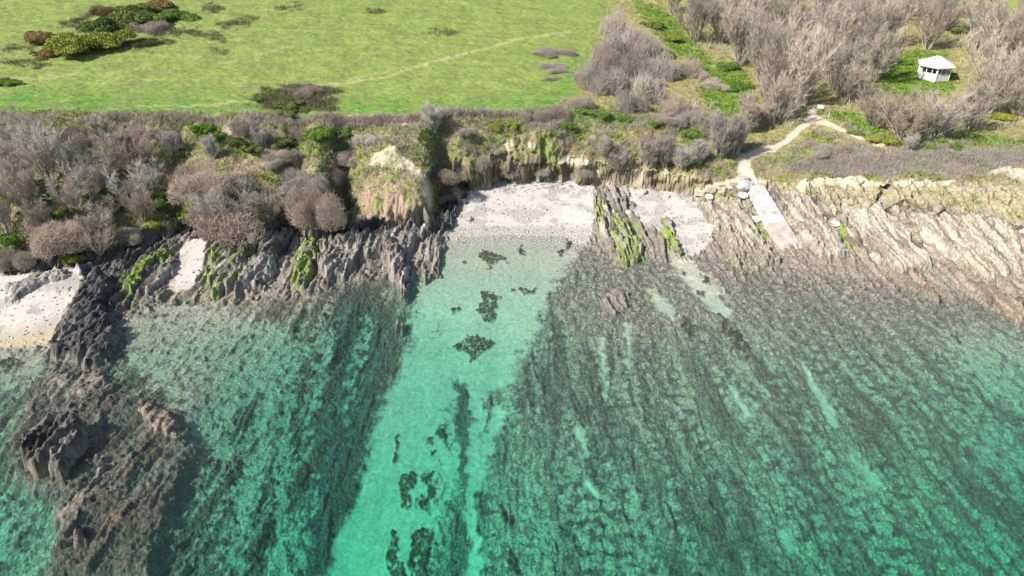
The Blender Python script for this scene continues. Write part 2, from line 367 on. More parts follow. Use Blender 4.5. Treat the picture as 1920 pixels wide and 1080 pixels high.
# shore rock
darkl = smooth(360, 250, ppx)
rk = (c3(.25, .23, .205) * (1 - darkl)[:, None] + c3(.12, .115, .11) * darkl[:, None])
warm = smooth(1100, 1500, ppx)
rk = rk * (1 - warm)[:, None] + c3(.35, .305, .245) * warm[:, None]
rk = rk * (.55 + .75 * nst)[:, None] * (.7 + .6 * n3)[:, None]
patch = np.clip(.5 + fbm(gx * .45 + gy * .1, gyl * .3, 4, 68) * 1.4, 0, 1)
rk = rk * (1 - .45 * warm * smooth(.55, .35, patch))[:, None]
rk = rk * (1 - smooth(.66, .78, nst) * warm * .0)[:, None] + c3(.12, .085, .045) * (warm * smooth(1700, 1900, ppx) * smooth(2.2, .6, z0) * .5)[:, None]
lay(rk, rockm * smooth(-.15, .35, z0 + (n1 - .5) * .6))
wet = smooth(1.1 + .9 * warm, .1 + .7 * warm, z0 + (n1 - .5) * .9) * rockm * (z0 > -.4)
lay(c3(.235, .208, .165) * (.5 + 1.0 * n3)[:, None], wet * .7)
# beaches
sandc = (c3(.50, .465, .43) * (1 - .25 * smooth(.45, .7, n2))[:, None]) * (.9 + .2 * n1)[:, None]
lay(sandc, beach * (z0 > -.3))
lay(c3(.36, .32, .265), beach * smooth(.45, .02, z0 + (n1 - .5) * .25) * .85)
peb = beach * smooth(418, 432, ppy) * (ppx > 820) * (ppx < 1130)
lay(c3(.37, .345, .30) * (.55 + .9 * n3)[:, None], peb * (z0 > -.6))
lay(c3(.40, .37, .28) * (.8 + .4 * n3)[:, None], smooth(-.05, -.3, z0) * smooth(-1.2, -.5, z0) * sand_main * .7)
lay(c3(.42, .35, .25), smooth(.55, .1, z0) * beach * (ppx < 420))
wrack = .8 * beach * smooth(366, 350, ppy) * smooth(.66, .74, np.clip(.5 + fbm(gx * 1.3, gy * 1.6, 5, 71, .6) * 1.3, 0, 1)) * (ppx > 850)
wrack = np.maximum(wrack, M.line([(905, 392), (960, 384), (1060, 386)], 1, 1.5, 7) * .5 * smooth(.5, .6, n1))
lay(c3(.07, .055, .045), wrack)
lay(c3(.16, .135, .12), weed * (z0 > -.3) * .8)
lay((c3(.022, .026, .015) * (1 - n2)[:, None] + c3(.05, .048, .022) * n2[:, None]) * (.5 + 1.0 * n3)[:, None], weed * (.75 + .25 * smooth(.25, .5, n3)) * (z0 < .4))
# cliffs
turf = c3(.25, .25, .095) * n2[:, None] + c3(.25, .205, .135) * (1 - n2)[:, None]
turf = turf * (.7 + .6 * n3)[:, None]
cl = smooth(-.1, .8, gy - Yfoot) * (1 - rightrock * .999)
lay(turf, cl)
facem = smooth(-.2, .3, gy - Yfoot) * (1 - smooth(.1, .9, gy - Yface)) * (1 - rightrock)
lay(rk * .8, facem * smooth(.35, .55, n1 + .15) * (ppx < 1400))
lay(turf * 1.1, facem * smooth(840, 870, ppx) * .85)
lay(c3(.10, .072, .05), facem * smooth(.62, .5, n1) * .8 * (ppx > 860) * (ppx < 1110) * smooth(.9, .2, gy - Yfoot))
lay(c3(.50, .42, .31) * (.8 + .4 * n3)[:, None], facem * smooth(.5, .6, n2) * (ppx > 1110) * (ppx < 1300) * .8)
lay(turf * 1.25, smooth(-.3, .7, gy - Yface) * rightrock)
lay(c3(.42, .36, .28) * (.7 + .6 * n3)[:, None], smooth(.52, .7, n2) * smooth(-2, 0, gy - Yfoot) * (1 - smooth(2, 5, gy - Yface)) * rightrock * .7)
lay(c3(.38, .275, .20) * (.75 + .5 * n3)[:, None], redsoil * cl * (1 - .65 * smooth(.5, .66, n2)))
lay(c3(.50, .425, .325) * (.8 + .4 * n3)[:, None], scar)
lay(c3(.15, .24, .04), smooth(.62, .75, n2) * cl * .4 * (gy > Yface))
turf_right = M.poly([(1440, 330), (1500, 350), (1560, 345), (1790, 350), (1930, 345), (1930, 425), (1860, 398), (1760, 384), (1690, 388), (1620, 378), (1540, 372), (1480, 362)], 8, 12)
lay((c3(.30, .27, .13) * n2[:, None] + c3(.40, .34, .235) * (1 - n2)[:, None]) * (.7 + .6 * n3)[:, None], turf_right * .9)
lay(c3(.56, .47, .35) * (.85 + .3 * n3)[:, None], scar * (ppx > 1400))
# field
gr_a, gr_b, gr_c = c3(.172, .25, .056), c3(.255, .29, .085), c3(.095, .215, .035)
nf = np.clip(.5 + fbm(gx * .22, gy * .5, 5, 64) * 1.1, 0, 1); ng = np.clip(.5 + fbm(gx * .9, gy * 2.2, 4, 65) * 1.3, 0, 1)
gr = gr_a * (1 - nf)[:, None] + gr_b * nf[:, None]
gr = gr * (.84 + .28 * ng)[:, None]
woodm = M.poly([(1100, 200), (1085, 160), (1120, 60), (1160, -20), (1800, -40), (1850, 30), (1990, 40), (1990, 300), (1500, 330), (1280, 300), (1190, 235)], 10, 14, )
lush = np.clip(M.poly([(-90, 165), (300, 168), (480, 190), (700, 185), (900, 190), (990, 170), (1075, 120), (1130, 20), (1180, -20), (1200, 0), (1120, 110), (1060, 200), (800, 222), (500, 216), (-90, 218)], 18, 16), 0, 1)
lay(gr, fieldm)
lay(gr_c * (.8 + .5 * ng)[:, None], fieldm * lush * (.3 + .7 * smooth(.35, .65, nf)))
lay(c3(.17, .19, .075), fieldm * (1 - woodm) * smooth(.56, .72, np.clip(.5 + fbm(gx * .12 + 3, gy * .5, 5, 57) * 1.3, 0, 1)) * .55)
lay(c3(.36, .35, .16), trod * fieldm)
lay(c3(.12, .135, .075), fieldm * (1 - woodm) * smooth(.66, .78, np.clip(.5 + fbm(gx * .3 + 7, gy * .9, 4, 66) * 1.2, 0, 1)) * .3 * (ppx < 620))
wf = c3(.29, .30, .10) * n2[:, None] + c3(.27, .22, .125) * (1 - n2)[:, None]
wf = wf * (.7 + .6 * ng)[:, None]
lay(wf, woodm * (gy > Yface))
greens = allof(M.poly([(1185, 0), (1260, 30), (1330, 120), (1400, 140), (1420, 190), (1340, 235), (1300, 120), (1250, 80)], 10, 14), M.poly([(1050, 200), (1120, 204), (1200, 210), (1310, 216), (1345, 230), (1335, 285), (1290, 290), (1290, 248), (1200, 240), (1070, 232)], 6, 9),
               M.poly([(1640, 175), (1670, 112), (1720, 92), (1775, 100), (1790, 165), (1720, 185)], 6, 9), M.poly([(1530, 205), (1600, 212), (1680, 262), (1620, 256)], 5, 7), M.poly([(1650, 262), (1700, 258), (1855, 252), (1930, 268), (1930, 282), (1700, 276)], 4, 5),
               M.poly([(1440, 300), (1530, 260), (1640, 275), (1560, 285), (1480, 312)], 5, 9) * .7, M.poly([(900, 222), (1010, 222), (1000, 245), (920, 245)], 5, 8) * .8, M.poly([(620, 225), (660, 235), (640, 260), (590, 265)], 5, 8) * .7)
lay(c3(.15, .265, .05) * (.75 + .5 * ng)[:, None], greens)
lay(c3(.24, .30, .06), M.poly([(1840, 0), (1990, -30), (1990, 60), (1880, 50)], 8, 8))
lay(c3(.54, .46, .37) * (.88 + .24 * n3)[:, None], path)
pw_ = M.line([(1408, 350), (1396, 325), (1394, 300), (1420, 284), (1450, 278), (1475, 264), (1500, 240), (1524, 221), (1560, 235), (1610, 258)], 14, 10, 2)
path = np.clip(path, 0, 1)
z = z * (1 - pw_) + (z0 + fieldm * 0) * pw_ - path * .06
# bright green weed on the shore rocks
algae = allof(M.poly([(218, 555), (222, 525), (250, 500), (275, 478), (300, 468), (325, 470), (315, 485), (280, 490), (260, 520), (240, 545)], 3, 6),
              M.poly([(478, 475), (490, 465), (488, 485), (478, 492)], 3, 5), M.poly([(570, 450), (595, 445), (596, 475), (590, 500), (574, 480)], 3, 6) * .9,
              M.poly([(1130, 425), (1155, 420), (1170, 410), (1205, 415), (1210, 465), (1195, 475), (1180, 445), (1150, 460)], 4, 12) * smooth(.4, .55, n1), M.poly([(1238, 425), (1255, 432), (1262, 475), (1248, 470)], 4, 7),
              M.poly([(1408, 400), (1425, 395), (1440, 430), (1435, 460), (1415, 430)], 4, 7) * smooth(.4, .55, n1), M.poly([(1568, 418), (1582, 415), (1592, 450), (1610, 470), (1590, 470), (1575, 455)], 3, 5),
              M.poly([(415, 455), (480, 450), (470, 500), (430, 480)], 6, 10) * .5 * smooth(.45, .6, nst))
lay(c3(.20, .28, .05) * (.6 + .8 * n3)[:, None], algae * smooth(.36, .55, n3 * .5 + n1 * .5) * (z0 > -.1))
colr = np.clip(colr, .004, .85)

# ---------------------------------------------------------------- ground lookup
Z2 = z.reshape(NV, NU)


def ground_z(x, y):
    j = np.clip(np.searchsorted(V, y) - 1, 0, NV - 2)
    ty = (y - V[j]) / (V[j + 1] - V[j])
    u = x / float(swid(np.array([y]))[0])
    i = np.clip(np.searchsorted(U, u) - 1, 0, NU - 2)
    tx = np.clip((u - U[i]) / (U[i + 1] - U[i]), 0, 1)
    return float((Z2[j, i] * (1 - tx) + Z2[j, i + 1] * tx) * (1 - ty) + (Z2[j + 1, i] * (1 - tx) + Z2[j + 1, i + 1] * tx) * ty)


def at(px, py):
    d = ray(px, py); t = 30.0
    for k in range(900):
        x, y, zz = d[0] * t, d[1] * t, H + d[2] * t
        if zz < ground_z(x, y): break
        t += .35
    for k in range(8):
        t -= .35 / 2 ** (k + 1) if zz < ground_z(x, y) else -.35 / 2 ** (k + 1)
        x, y, zz = d[0] * t, d[1] * t, H + d[2] * t
    return x, y, ground_z(x, y)


# ---------------------------------------------------------------- materials
def nodes(name):
    m = bpy.data.materials.new(name); m.use_nodes = True
    nt = m.node_tree; nt.nodes.clear()
    out = nt.nodes.new('ShaderNodeOutputMaterial')
    return m, nt, out


def nd(nt, kind, **kw):
    n = nt.nodes.new(kind)
    for k, v in kw.items():
        if k in n.inputs: n.inputs[k].default_value = v
        else: setattr(n, k, v)
    return n


def ground_mat(name, scale, bump, rough=.95, vary=.35, dist=.08):
    m, nt, out = nodes(name); L = nt.links.new
    b = nd(nt, 'ShaderNodeBsdfPrincipled', Roughness=rough); b.inputs['Specular IOR Level'].default_value = .15
    at_ = nd(nt, 'ShaderNodeAttribute', attribute_name='cover')
    tc = nd(nt, 'ShaderNodeTexCoord')
    ns = nd(nt, 'ShaderNodeTexNoise', Scale=scale, Detail=5.0, Roughness=.65)
    L(tc.outputs['Object'], ns.inputs['Vector'])
    mr = nd(nt, 'ShaderNodeMapRange'); mr.inputs[1].default_value = .3; mr.inputs[2].default_value = .7
    mr.inputs[3].default_value = 1 - vary; mr.inputs[4].default_value = 1 + vary
    L(ns.outputs['Fac'], mr.inputs[0])
    mx = nd(nt, 'ShaderNodeVectorMath', operation='SCALE')
    L(at_.outputs['Color'], mx.inputs[0]); L(mr.outputs[0], mx.inputs['Scale'])
    L(mx.outputs[0], b.inputs['Base Color'])
    bp = nd(nt, 'ShaderNodeBump', Strength=bump, Distance=dist)
    L(ns.outputs['Fac'], bp.inputs['Height']); L(bp.outputs[0], b.inputs['Normal'])
    L(b.outputs[0], out.inputs['Surface'])
    return m


MG = {'sandy_seabed': ground_mat('rippled_sea_sand', 2.6, .7, .95, .24, .16), 'seabed': ground_mat('seabed_rock_and_sand', 3.6, .9, .9, .5, .3), 'beach': ground_mat('pale_beach_sand', 5, .4, .95, .14, .05),
      'cliff': ground_mat('cliff_rock_soil_and_turf', 3.0, .9, .95, .32, .2), 'field': ground_mat('meadow_turf', 1.6, .4, .95, .10, .1),
      'woodland_floor': ground_mat('woodland_floor_grass', 2.4, .8, .95, .35, .15), 'footpath': ground_mat('trodden_pale_earth', 4, .4, .95, .12, .05)}

# ---------------------------------------------------------------- ground meshes, one per kind of ground
ii = np.arange(NU - 1)[None, :] + NU * np.arange(NV - 1)[:, None]
quads = np.stack([ii, ii + 1, ii + 1 + NU, ii + NU], -1).reshape(-1, 4)
fa = quads[:, 0]
cls = np.zeros(len(quads), np.int8)                 # seabed
cls[(sandm[fa] > .5)] = 6
cls[(z0[fa] > 0)] = 2                                # cliff
cls[(beach[fa] > .5) & (z0[fa] > 0)] = 1
cls[(fieldm[fa] > .5)] = 3
cls[(woodm[fa] > .5) & (fieldm[fa] > .5)] = 4
cls[(path[fa] > .5)] = 5
KINDS = ['seabed', 'beach', 'cliff', 'field', 'woodland_floor', 'footpath', 'sandy_seabed']


def np_mesh(name, verts, faces, colors=None, attr='cover', smooth_sh=False):
    me = bpy.data.meshes.new(name)
    k = faces.shape[1]
    me.vertices.add(len(verts)); me.loops.add(faces.size); me.polygons.add(len(faces))
    me.vertices.foreach_set('co', np.ascontiguousarray(verts, np.float32).ravel())
    me.loops.foreach_set('vertex_index', np.ascontiguousarray(faces, np.int32).ravel())
    me.polygons.foreach_set('loop_start', np.arange(0, faces.size, k, dtype=np.int32))
    if smooth_sh: me.polygons.foreach_set('use_smooth', np.ones(len(faces), bool))
    me.update(calc_edges=True)
    if colors is not None:
        a = me.color_attributes.new(attr, 'FLOAT_COLOR', 'POINT')
        a.data.foreach_set('color', np.ascontiguousarray(np.c_[colors, np.ones(len(colors))], np.float32).ravel())
    return me


def link(name, me, mat=None, parent=None):
    o = bpy.data.objects.new(name, me); col.objects.link(o)
    if mat and me: me.materials.append(mat)
    if parent: o.parent = parent
    return o


steep = np.clip(smooth(-.6, .3, gy - Yfoot) * (1 - smooth(.5, 2.0, gy - Yface)), 0, 1) * (z0 > 0)
gyd = gy + steep * (fbm(gx * .7, z0 * .9, 3, 48) * 1.3 + fbm(gx * 2.2, z0 * 2.4, 3, 49) * .45)
# overhanging turf lip and the hollows the sea has cut under it
lipg = smooth(.30, .55, .5 + fbm(gx * .25, gx * .03, 3, 50)) * (smooth(290, 320, ppx) * smooth(860, 830, ppx) + smooth(862, 885, ppx) * smooth(1120, 1090, ppx) + .6 * smooth(1640, 1655, ppx) * smooth(1720, 1690, ppx))
gyd = gyd - 1.5 * np.exp(-((gy - Yface - .1) / .75) ** 2) * lipg
for cx, wpx, dep in ((350, 18, 2.6), (545, 20, 3.2), (630, 16, 2.0), (700, 20, 1.2), (866, 12, 3.0), (946, 14, 1.8), (1000, 8, 1.4), (1040, 9, 1.4), (1232, 6, 1.2), (1662, 9, 1.8)):
    gyd = gyd + dep * np.exp(-((ppx + wa * 8 - cx) / wpx) ** 2) * ((gy > Yfoot - .1) & (gy < Yface - .15))
P3 = np.stack([gx, gyd, z], -1)
for k, nm in enumerate(KINDS):
    q = quads[cls == k]
    if not len(q): continue
    un, inv = np.unique(q, return_inverse=True)
    me = np_mesh(nm, P3[un], inv.reshape(-1, 4), colr[un], smooth_sh=(nm in ('field', 'beach', 'footpath', 'woodland_floor')))
    o = link(nm, me, MG[nm]); o['kind'] = 'structure'

# ---------------------------------------------------------------- the sea: a real body of water over the seabed
m, nt, out = nodes('clear_sea_water'); L = nt.links.new
tc = nd(nt, 'ShaderNodeTexCoord')
mp = nd(nt, 'ShaderNodeMapping'); mp.inputs['Scale'].default_value = (.55, 1.5, 1)
w1 = nd(nt, 'ShaderNodeTexNoise', Scale=1.6, Detail=6.0, Roughness=.6, Distortion=.4)
L(tc.outputs['Object'], mp.inputs[0]); L(mp.outputs[0], w1.inputs['Vector'])
bp = nd(nt, 'ShaderNodeBump', Strength=.5, Distance=.10); L(w1.outputs['Fac'], bp.inputs['Height'])
lw = nd(nt, 'ShaderNodeLayerWeight', Blend=.5); L(bp.outputs[0], lw.inputs['Normal'])
pw = nd(nt, 'ShaderNodeMath', operation='POWER'); pw.inputs[1].default_value = 4.5; L(lw.outputs['Facing'], pw.inputs[0])
fr = nd(nt, 'ShaderNodeMath', operation='MULTIPLY_ADD'); fr.inputs[1].default_value = .3; fr.inputs[2].default_value = .014; L(pw.outputs[0], fr.inputs[0])
gl = nd(nt, 'ShaderNodeBsdfGlossy', Roughness=.25); L(bp.outputs[0], gl.inputs['Normal'])
tr = nd(nt, 'ShaderNodeBsdfTransparent')
df = nd(nt, 'ShaderNodeBsdfDiffuse'); df.inputs['Color'].default_value = (.14, .42, .38, 1); L(bp.outputs[0], df.inputs['Normal'])
m1 = nd(nt, 'ShaderNodeMixShader'); m1.inputs[0].default_value = .036
L(tr.outputs[0], m1.inputs[1]); L(df.outputs[0], m1.inputs[2])
m2 = nd(nt, 'ShaderNodeMixShader'); L(fr.outputs[0], m2.inputs[0]); L(m1.outputs[0], m2.inputs[1]); L(gl.outputs[0], m2.inputs[2])
L(m2.outputs[0], out.inputs['Surface'])
va = nd(nt, 'ShaderNodeVolumeAbsorption', Density=.25); va.inputs['Color'].default_value = (.115, .89, .785, 1)
L(va.outputs[0], out.inputs['Volume'])
x0, x1, y0, y1 = -1500, 1500, -690, 119
vv = np.array([(x, y, zz) for zz in (-26, 0) for y in (y0, y1) for x in (x0, x1)], np.float32)
ff = np.array([(0, 2, 3, 1), (4, 5, 7, 6), (0, 1, 5, 4), (1, 3, 7, 5), (3, 2, 6, 7), (2, 0, 4, 6)])
o = link('water', np_mesh('water', vv, ff), m); o['kind'] = 'structure'
# ---------------------------------------------------------------- plant materials
def plant_mat(name, c0, c1, rough=.85, tl=0.0, scale=.8):
    m, nt, out = nodes(name); L = nt.links.new
    b = nd(nt, 'ShaderNodeBsdfPrincipled', Roughness=rough); b.inputs['Specular IOR Level'].default_value = .2
    g = nd(nt, 'ShaderNodeNewGeometry'); oi = nd(nt, 'ShaderNodeObjectInfo')
    ns = nd(nt, 'ShaderNodeTexNoise', Scale=scale, Detail=3.0); L(g.outputs['Position'], ns.inputs['Vector'])
    ad = nd(nt, 'ShaderNodeMath', operation='MULTIPLY_ADD'); ad.inputs[1].default_value = .45
    L(g.outputs['Random Per Island'], ad.inputs[0]); L(ns.outputs['Fac'], ad.inputs[2])
    a2 = nd(nt, 'ShaderNodeMath', operation='MULTIPLY_ADD'); a2.inputs[1].default_value = .4; L(oi.outputs['Random'], a2.inputs[0]); L(ad.outputs[0], a2.inputs[2])
    mr = nd(nt, 'ShaderNodeMapRange'); mr.inputs[1].default_value = .45; mr.inputs[2].default_value = 1.35; L(a2.outputs[0], mr.inputs[0])
    mx = nd(nt, 'ShaderNodeMix', data_type='RGBA'); mx.inputs[6].default_value = (*c0, 1); mx.inputs[7].default_value = (*c1, 1)
    L(mr.outputs[0], mx.inputs[0]); L(mx.outputs[2], b.inputs['Base Color'])
    if tl:
        t = nd(nt, 'ShaderNodeBsdfTranslucent'); L(mx.outputs[2], t.inputs['Color'])
        ms = nd(nt, 'ShaderNodeMixShader'); ms.inputs[0].default_value = tl
        L(b.outputs[0], ms.inputs[1]); L(t.outputs[0], ms.inputs[2]); L(ms.outputs[0], out.inputs['Surface'])
    else: L(b.outputs[0], out.inputs['Surface'])
    return m


PM = {
    'bark': plant_mat('pale_grey_bark', (.27, .235, .20), (.47, .42, .36)),
    'twig': plant_mat('bare_grey_brown_twigs', (.33, .285, .23), (.63, .56, .465)),
    'twig_pink': plant_mat('bare_pinkish_brown_twigs', (.29, .23, .18), (.58, .48, .385)),
    'twig_purple': plant_mat('bare_purple_grey_twigs', (.29, .25, .215), (.55, .485, .425)),
    'twig_dark': plant_mat('bare_dark_brown_twigs', (.22, .18, .15), (.43, .355, .30)),
    'twig_pale': plant_mat('bare_pale_twigs', (.40, .36, .32), (.60, .56, .50)),
    'leaf': plant_mat('fresh_green_leaves', (.075, .15, .025), (.20, .32, .06), tl=.25),
    'leaf_yellow': plant_mat('yellow_green_leaves', (.20, .23, .045), (.38, .40, .08), tl=.25),
    'leaf_dark': plant_mat('dark_green_leaves', (.075, .115, .03), (.20, .25, .07), tl=.15),
    'leaf_rust': plant_mat('rusty_orange_gorse', (.19, .135, .055), (.34, .25, .10), tl=.2),
    'bramble': plant_mat('low_olive_bramble', (.11, .11, .055), (.24, .20, .12), scale=.3),
    'scrub': plant_mat('low_grey_brown_scrub', (.29, .25, .20), (.55, .48, .39), scale=.25),
    'heath': plant_mat('low_purple_grey_scrub', (.30, .265, .235), (.54, .48, .43), scale=.25),
    'dry_grass': plant_mat('rough_dry_grass', (.25, .245, .09), (.45, .41, .20), tl=.2, scale=.3),
    'green_cover': plant_mat('leafy_green_ground_cover', (.10, .17, .03), (.25, .34, .07), tl=.25, scale=.3),
    'turf': plant_mat('tussocky_turf', (.15, .215, .045), (.25, .30, .08), tl=.25, scale=.25),
}


class Tubes:
    """collects tapering three or four sided stems and builds them as one mesh"""
    def __init__(self): self.v = []; self.f = []

    def stem(self, pts, r0, r1, sides=3):
        n = len(pts); base = len(self.v)
        for i, p in enumerate(pts):
            a = pts[min(i + 1, n - 1)] - pts[max(i - 1, 0)]
            a = a / (np.linalg.norm(a) + 1e-9)
            h = np.array([1., 0, 0]) if abs(a[0]) < .8 else np.array([0, 1., 0])
            s = np.cross(a, h); s /= np.linalg.norm(s); t = np.cross(a, s)
            r = r0 + (r1 - r0) * i / (n - 1)
            for k in range(sides):
                q = 2 * math.pi * k / sides
                self.v.append(p + (s * math.cos(q) + t * math.sin(q)) * r)
        for i in range(n - 1):
            for k in range(sides):
                k2 = (k + 1) % sides
                self.f.append((base + i * sides + k, base + i * sides + k2, base + (i + 1) * sides + k2, base + (i + 1) * sides + k))

    def mesh(self, name):
        return np_mesh(name, np.array(self.v), np.array(self.f))


def grow(p, d, ln, n, up, wob, rg):
    pts = [p]; d = d / np.linalg.norm(d)
    for i in range(n):
        d = d + np.array([rg.normal() * wob, rg.normal() * wob, rg.normal() * wob * .6 + up])
        d = d / np.linalg.norm(d)
        pts.append(pts[-1] + d * ln / n)
    return pts


def fan(d, ang, rg):
    """a direction leaning away from d by about ang"""
    h = rg.normal(size=3); h -= d * (h @ d); h /= np.linalg.norm(h) + 1e-9
    return d * math.cos(ang) + h * math.sin(ang)


def tree_meshes(seed, stems, spread, height, twist=.12, gnarl=0.0, density=1.0):
    rg = np.random.default_rng(seed); T, C = Tubes(), Tubes()
    for s in range(stems):
        az = 2 * math.pi * (s + rg.random() * .8) / stems; tilt = spread * (.35 + .75 * rg.random())
        d = np.array([math.cos(az) * math.sin(tilt), math.sin(az) * math.sin(tilt), math.cos(tilt)])
        hs = height * (.75 + .3 * rg.random())
        p0 = np.array([math.cos(az), math.sin(az), 0]) * .12 * stems * .3 - np.array([0, 0, .4])
        main = grow(p0, d, hs, 8, .07, twist * .6 + gnarl, rg)
        T.stem(main, .016 * hs + .02, .02, 5)
        for i in range(2, 9):
            for k in range(2 if i < 8 else 3):
                dd = main[min(i, 7) + 1] - main[min(i, 7)]; dd /= np.linalg.norm(dd)
                l1 = hs * (.42 - .032 * i) * (.7 + .6 * rg.random()) + .5
                b1 = grow(main[i], fan(dd, .28 + .36 * rg.random(), rg), l1, 5, .09, twist + gnarl, rg)
                T.stem(b1, .036 + .002 * hs, .02, 4)
                for q in range(1, 6):
                    for kk in range(2):
                        d2 = b1[min(q, 4) + 1] - b1[min(q, 4)]; d2 /= np.linalg.norm(d2)
                        l2 = (.45 + .25 * l1) * (.6 + .7 * rg.random())
                        b2 = grow(b1[q], fan(d2, .25 + .4 * rg.random(), rg), l2, 3, .08, twist + .03, rg)
                        C.stem(b2, .034, .014, 3)
                        for w_ in range(int(3 * density + rg.random())):
                            e = rg.integers(1, 4)
                            d3 = b2[min(e, 2) + 1] - b2[min(e, 2)]; d3 /= np.linalg.norm(d3)
                            b3 = grow(b2[e], fan(d3, .35 + .5 * rg.random(), rg), .35 + .45 * rg.random(), 1, .08, .05, rg)
                            C.stem(b3, .024, .010, 3)
    return T.mesh('tree_trunk'), C.mesh('tree_crown')


def dome_meshes(seed, n, flat=.75, tl=.35, thick=.010, upw=.5, lobes=6):
    """twiggy dome of radius one, lobed: stems from the root plus a thick outer shell of twigs"""
    rg = np.random.default_rng(seed); S, C = Tubes(), Tubes()
    lob = [(rg.normal(size=2) * .5, .26 + .36 * rg.random()) for _ in range(lobes + 3)]
    lob.append((np.zeros(2), .62)); lz = {id(l): .7 + .75 * rg.random() for l in lob}
    for i in range(26):
        c, r = lob[rg.integers(len(lob))]
        th = rg.random() * 6.283; q = rg.random() ** .5 * .7
        tip = np.array([c[0] + r * q * math.cos(th), c[1] + r * q * math.sin(th), r * flat * 1.5 * math.sqrt(1 - q * q)])
        b = tip * .45 + rg.normal(size=3) * .05; b[2] = abs(b[2])
        S.stem([np.array([rg.normal() * .07, rg.normal() * .07, -.08]), b, tip], .022, .006, 4)
    for i in range(n):
        lb = lob[rg.integers(len(lob))]; c, r = lb
        u = rg.normal(size=3); u[2] = abs(u[2]) - .12; u /= np.linalg.norm(u)
        rr = r * (1 - .45 * rg.random() ** 1.6)
        p = np.array([c[0] + u[0] * rr, c[1] + u[1] * rr, max(u[2], -.05) * rr * flat * 1.45 * lz[id(lb)]])
        d = u * (1 - upw) + np.array([0, 0, upw]) + rg.normal(size=3) * .5
        l = tl * (.5 + .8 * rg.random()) * (2.1 if rg.random() < .09 else 1)
        C.stem(grow(p - d * l * .4, d, l, 2, .08, .14, rg), thick * (.6 + .7 * rg.random()), thick * .4, 3)
    return S.mesh('bush_stems'), C.mesh('bush_twigs')


def leaf_quads(P, N, size, rg):
    """one leaf-sized face at each point, tilted at random about the outward direction"""
    n = len(P)
    N = N + rg.normal(size=(n, 3)) * .65; N /= np.linalg.norm(N, axis=1)[:, None]
    A = np.cross(N, rg.normal(size=(n, 3))); A /= np.linalg.norm(A, axis=1)[:, None]
    B = np.cross(N, A)
    s = size * (.55 + .9 * rg.random(n))[:, None]
    v = np.stack([P - A * s, P + B * s * .55, P + A * s, P - B * s * .55], 1).reshape(-1, 3)
    return v, np.arange(4 * n).reshape(-1, 4)


def leafy_meshes(seed, n, flat=.7, size=.085, lobes=11):
    rg = np.random.default_rng(seed); S = Tubes()
    cen = np.c_[rg.normal(size=(lobes, 2)) * .45, np.abs(rg.normal(size=lobes)) * .22 + .18]; rad = .24 + .26 * rg.random(lobes)
    k = rg.integers(0, lobes, n); u = rg.normal(size=(n, 3)); u /= np.linalg.norm(u, axis=1)[:, None]; u[:, 2] = np.abs(u[:, 2]) - .25
    P = cen[k] + u * (rad[k] * (1 - .4 * rg.random(n) ** 2))[:, None]; P[:, 2] *= flat * 1.35; P[:, 2] = np.abs(P[:, 2])
    v, f = leaf_quads(P, u, size, rg)
    for c in cen:
        e = c * np.array([1, 1, flat * 1.35])
        S.stem([np.array([rg.normal() * .06, rg.normal() * .06, -.1]), e * .5 + rg.normal(size=3) * .04, e], .02, .008, 4)
    return S.mesh('bush_stems'), np_mesh('bush_leaves', v, f)


PROTO = {
    'tree': [tree_meshes(1, 8, .50, 8.6, density=.55), tree_meshes(2, 9, .58, 8.0, density=.55), tree_meshes(3, 7, .40, 9.4, density=.55), tree_meshes(4, 9, .66, 7.6, density=.55)],
    'gnarled': [tree_meshes(8, 3, .62, 8.0, .2, .16, 1.3), tree_meshes(9, 4, .8, 7.0, .22, .14, 1.3)],
    'broom': [tree_meshes(14, 9, .34, 6.0, .07, 0, .8), tree_meshes(15, 10, .45, 5.2, .07, 0, .8)],
    'dome': [dome_meshes(21, 12500, .8, .17, .0062, .25), dome_meshes(22, 12500, .7, .19, .0062, .35), dome_meshes(23, 12000, .9, .2, .0066, .45), dome_meshes(24, 12000, .75, .18, .0064, .3, 9)],
    'thick': [dome_meshes(31, 4200, .8, .38, .011, .75, 5), dome_meshes(32, 4200, .95, .42, .011, .85, 5)],
    'leafy': [leafy_meshes(41, 7500, .7, .065, 16), leafy_meshes(42, 7500, .55, .065, 20)],
    'gorse': [leafy_meshes(45, 13000, .42, .042, 24), leafy_meshes(46, 12000, .5, .045, 18)],
}
PART = {'tree': ('trunk', 'crown'), 'gnarled': ('trunk', 'crown'), 'broom': ('trunk', 'crown'), 'dome': ('stems', 'twigs'), 'thick': ('stems', 'twigs'), 'leafy': ('stems', 'leaves'), 'gorse': ('stems', 'leaves')}
FAMILY = {'tree': ('bare_tree', 'tree'), 'gnarled': ('bare_tree', 'tree'), 'broom': ('bare_tree', 'tree'), 'dome': ('twiggy_bush', 'bush'), 'thick': ('twiggy_bush', 'bush'), 'leafy': ('leafy_bush', 'bush'), 'gorse': ('gorse_bush', 'bush')}
for _k, _l in PROTO.items():
    for _s, _c in _l:
        _s.materials.append(PM['bark' if 'tree' in FAMILY[_k][0] else 'twig_dark']); _c.materials.append(PM['twig'])
_pc = [0]


